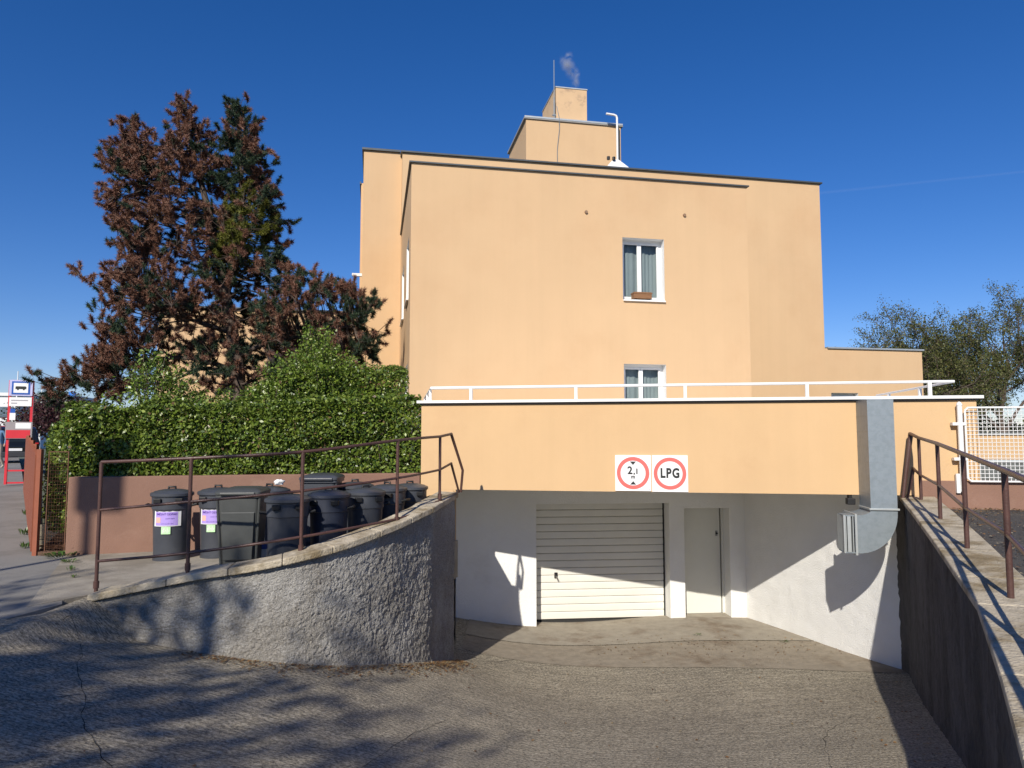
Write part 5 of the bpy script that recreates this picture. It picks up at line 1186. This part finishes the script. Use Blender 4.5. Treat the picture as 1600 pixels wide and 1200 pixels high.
src = [o for o in COL.objects if o.get('label','').startswith('tall street tree behind the camera')][0]  # copied out of view: trees added to cut blue sky light on the foreground
for (x,y,rz_,lb) in ((-19,-21,1.0,'unseen tree added across the road on the left to dim the sky light'),(1,-25,2.3,'unseen tree added straight behind the camera to dim the sky light'),(15,-20,4.0,'unseen tree added across the road on the right to dim the sky light')):
    c = src.copy(); COL.objects.link(c); c.location = (x,y,-0.05); c.rotation_euler = (0,0,rz_); c['label'] = lb
    for ch_ in src.children: k_ = ch_.copy(); COL.objects.link(k_); k_.parent = c

# ------------------------------------------------------------------ weeds, litter of leaves
def weed(label, p, n, spread, hgt, flat=False):
    g = thing('weed', label, 'weed', p, 'weeds along the kerb'); V = []; F_ = []; T = []; 
    for k in range(n):
        a = random.uniform(0,6.28); r_ = spread*math.sqrt(random.random()); o = Vector(p)+Vector((r_*math.cos(a)*0.5,r_*math.sin(a)*0.5,0)); ln = random.uniform(.5,1)*hgt; out = Vector((math.cos(a),math.sin(a),0))*(ln*0.9 if flat else ln*0.35); tip = o+out+Vector((0,0,ln*(0.35 if flat else 1))); m_ = o.lerp(tip,0.55)+Vector((0,0,ln*0.15)); sv = Vector((-math.sin(a),math.cos(a),0))*ln*0.11
        i = len(V); V += [tuple(o),tuple(m_-sv),tuple(tip),tuple(m_+sv)]; F_.append((i,i+1,i+2,i+3))
    cloud_mesh('leaf_tuft', np.array(V), np.array(F_), pick([(0.06,0.12,0.03),(0.09,0.15,0.04)],(1,1),len(F_)), LEAF, g)
    MB().tube([Vector(p)-Vector((0,0,0.02)),Vector(p)+Vector((0,0,hgt*0.3))],0.004,5).build('stem', BARK, g)
for k,(px,py,D,n,s_,h_,fl,lb) in enumerate(((95,868,9.75,60,.30,.16,True,'broad green weed sprawling at the fence foot'),(108,880,9.3,34,.16,.10,True,'small weed on the slab joint below the fence foot'),(112,893,8.75,26,.10,.07,False,'thin weed tuft halfway along the slab joint'),(116,905,8.3,18,.07,.05,False,'tiny weed at the near end of the slab joint'),
        (40,850,10.4,30,.12,.10,False,'pale grass tuft at the pavement edge by the fence'),(38,830,11.6,28,.12,.12,False,'second grass tuft along the fence base'),(41,800,14.0,28,.12,.12,False,'grass tuft further along the fence base'))):
    p = at(px,py,D); p.z = streetz(p)+0.005; weed(lb, p, n, s_, h_, fl)
for k,(px,py,D,lb) in enumerate(((1090,999,12.0,'small weed in the apron joint before the small door'),(1226,1004,11.6,'weed at the foot of the white bay wall'),(890,1190,4.1,'tiny weed in the driveway at the bottom of the picture'))):
    p = at(px,py,D); p.z = rz1(p.x,p.y)+0.008; weed(lb, p, 22, .10, .06, True)
def litter(name, label, pts, cols, size):
    P = np.array(pts); V, F_ = leaves(P,size,np.tile((0,0,1.0),(len(P),1)),4.0,0.7,0.3); return tag(cloud_mesh(name,V,F_,pick(cols,[1]*len(cols),len(P)),TLEAF), label, None, None, 'stuff')
pts = []
for k in range(1500):                                   # gutter at the foot of the curved wall
    i = random.randrange(8,len(WPATH)-1); p = WPATH[i].lerp(WPATH[i+1],random.random()); nrm_ = (WPATH[i+1]-WPATH[i-1]); nrm_.z = 0; nrm_.normalize(); q = p+Vector((nrm_.y,-nrm_.x,0))*abs(random.gauss(0.03,0.14)); pts.append((q.x,q.y,rz1(q.x,q.y)+0.012))
for k in range(260):
    x = random.uniform(1.2,5.0); y = 11.75+random.gauss(0,0.35)-0.1*x; pts.append((x,y,rz1(x,y)+0.018))
for k in range(240): i = random.randrange(2,40); p = EPATH[i]+Vector((-abs(random.gauss(0.05,0.18))-0.08,0.05,0)); pts.append((p.x,p.y,rz1(p.x,p.y)+0.012))
for k in range(160): x = random.uniform(-3,4); y = random.uniform(4,11); pts.append((x,y,rz1(x,y)+0.010))
litter('fallen_leaves', 'dry brown leaf litter scattered on the driveway', pts, [(0.22,0.12,0.05),(0.30,0.18,0.08),(0.12,0.06,0.035),(0.35,0.27,0.15)], 0.03)
pts = []
for k in range(900): y = random.uniform(4,9.7); x = float(np.interp(y,ey,ex))+abs(random.gauss(0.1,0.5)); pts.append((x,y,yardz((x,y))+0.012))
for k in range(700): s_ = random.uniform(sPL,sR+2.5); q = TF(s_,0.05+abs(random.gauss(0,0.25)),0); pts.append((q.x,q.y,yardz(q)+0.012))
litter('yard_litter', 'brown leaf litter drifted on the yard asphalt', pts, [(0.24,0.13,0.05),(0.33,0.20,0.08),(0.13,0.07,0.035),(0.40,0.33,0.22)], 0.034)
pts = [(p.x,p.y,0.10) for p in [LW0+Vector((random.uniform(-.5,.1),random.uniform(0.03,.9),0)) for k in range(900)]]
litter('bark_chips', 'brown bark chips under the end of the hedge', pts, [(0.16,0.075,0.045),(0.10,0.05,0.03),(0.22,0.12,0.07)], 0.05)

# ------------------------------------------------------------------ smoke and vapour trail
def vol(name, dens, col, sc):
    m = bpy.data.materials.new(name); m.use_nodes = True; N = m.node_tree.nodes; L = m.node_tree.links; N.remove(N['Principled BSDF'])
    v = N.new('ShaderNodeVolumePrincipled'); v.inputs['Color'].default_value = (*col,1); v.inputs['Anisotropy'].default_value = 0.0
    tc = N.new('ShaderNodeTexCoord'); n = N.new('ShaderNodeTexNoise'); n.inputs['Scale'].default_value = sc; n.inputs['Detail'].default_value = 5; n.inputs['Distortion'].default_value = 0.8; L.new(tc.outputs['Object'],n.inputs['Vector'])
    r_ = N.new('ShaderNodeMapRange'); r_.inputs['From Min'].default_value = 0.40; r_.inputs['From Max'].default_value = 0.72; r_.inputs['To Max'].default_value = dens; L.new(n.outputs['Fac'],r_.inputs['Value']); L.new(r_.outputs[0],v.inputs['Density']); L.new(v.outputs[0],N['Material Output'].inputs['Volume'])
    return m
sm = vol('smoke_volume', 13.0, (0.92,0.92,0.94), 2.6); N = sm.node_tree.nodes; L = sm.node_tree.links
tc_ = N.new('ShaderNodeTexCoord'); mp_n = N.new('ShaderNodeMapping'); mp_n.inputs['Location'].default_value = (-1,-1,-1); mp_n.inputs['Scale'].default_value = (2,2,2)
gr_ = N.new('ShaderNodeTexGradient'); gr_.gradient_type = 'QUADRATIC_SPHERE'; L.new(tc_.outputs['Generated'],mp_n.inputs['Vector']); L.new(mp_n.outputs[0],gr_.inputs['Vector'])
v_ = [n for n in N if n.type == 'PRINCIPLED_VOLUME'][0]; old = v_.inputs['Density'].links[0].from_socket; mm = N.new('ShaderNodeMath'); mm.operation = 'MULTIPLY'; L.new(old,mm.inputs[0]); L.new(gr_.outputs['Fac'],mm.inputs[1]); L.new(mm.outputs[0],v_.inputs['Density'])
Dm = CF(c0,-0.8,0).y; smk = bpy.data.objects.new('smoke', None); COL.objects.link(smk); smk.location = at(899,138,Dm); tag(smk, 'thin pale smoke curling up from the chimney', None, None, 'stuff')
for k,(px,py,rw,rh) in enumerate(((899,128,11,13),(894,114,14,14),(900,116,9,10),(887,101,15,13),(880,95,10,10),(889,89,9,11))):
    c = at(px,py,Dm+0.15*math.sin(k*2)); mb = MB(); q = D_q = Dm/FPX
    mb.lathe([(rw*q*math.sin(math.pi*i/10)+1e-4, -rh*q*math.cos(math.pi*i/10)) for i in range(11)], c, 18); tag(mb.build('puff', sm, smk), kind='stuff')
# vapour trail high up on the right
m = bpy.data.materials.new('vapour'); m.use_nodes = True; N = m.node_tree.nodes; N.remove(N['Principled BSDF'])
tr_ = N.new('ShaderNodeBsdfTransparent'); df = N.new('ShaderNodeBsdfDiffuse'); df.inputs[0].default_value = (0.9,0.9,0.9,1); mx = N.new('ShaderNodeMixShader'); mx.inputs[0].default_value = 0.005
m.node_tree.links.new(tr_.outputs[0],mx.inputs[1]); m.node_tree.links.new(df.outputs[0],mx.inputs[2]); m.node_tree.links.new(mx.outputs[0],N['Material Output'].inputs['Surface'])
a, b_ = at(1240,306,8000), at(1800,247,8600)
for k,rr in ((0,11),(1,19)):
    o = MB().tube([a.lerp(b_,i/10)+Vector((0,0,(3+4*k)*noise.noise(Vector((i*0.9,k,0))))) for i in range(11)],rr,12,r2=rr*0.8).build('vapour_trail', m)
    tag(o, 'faint white vapour trail across the sky' , None, None, 'stuff')
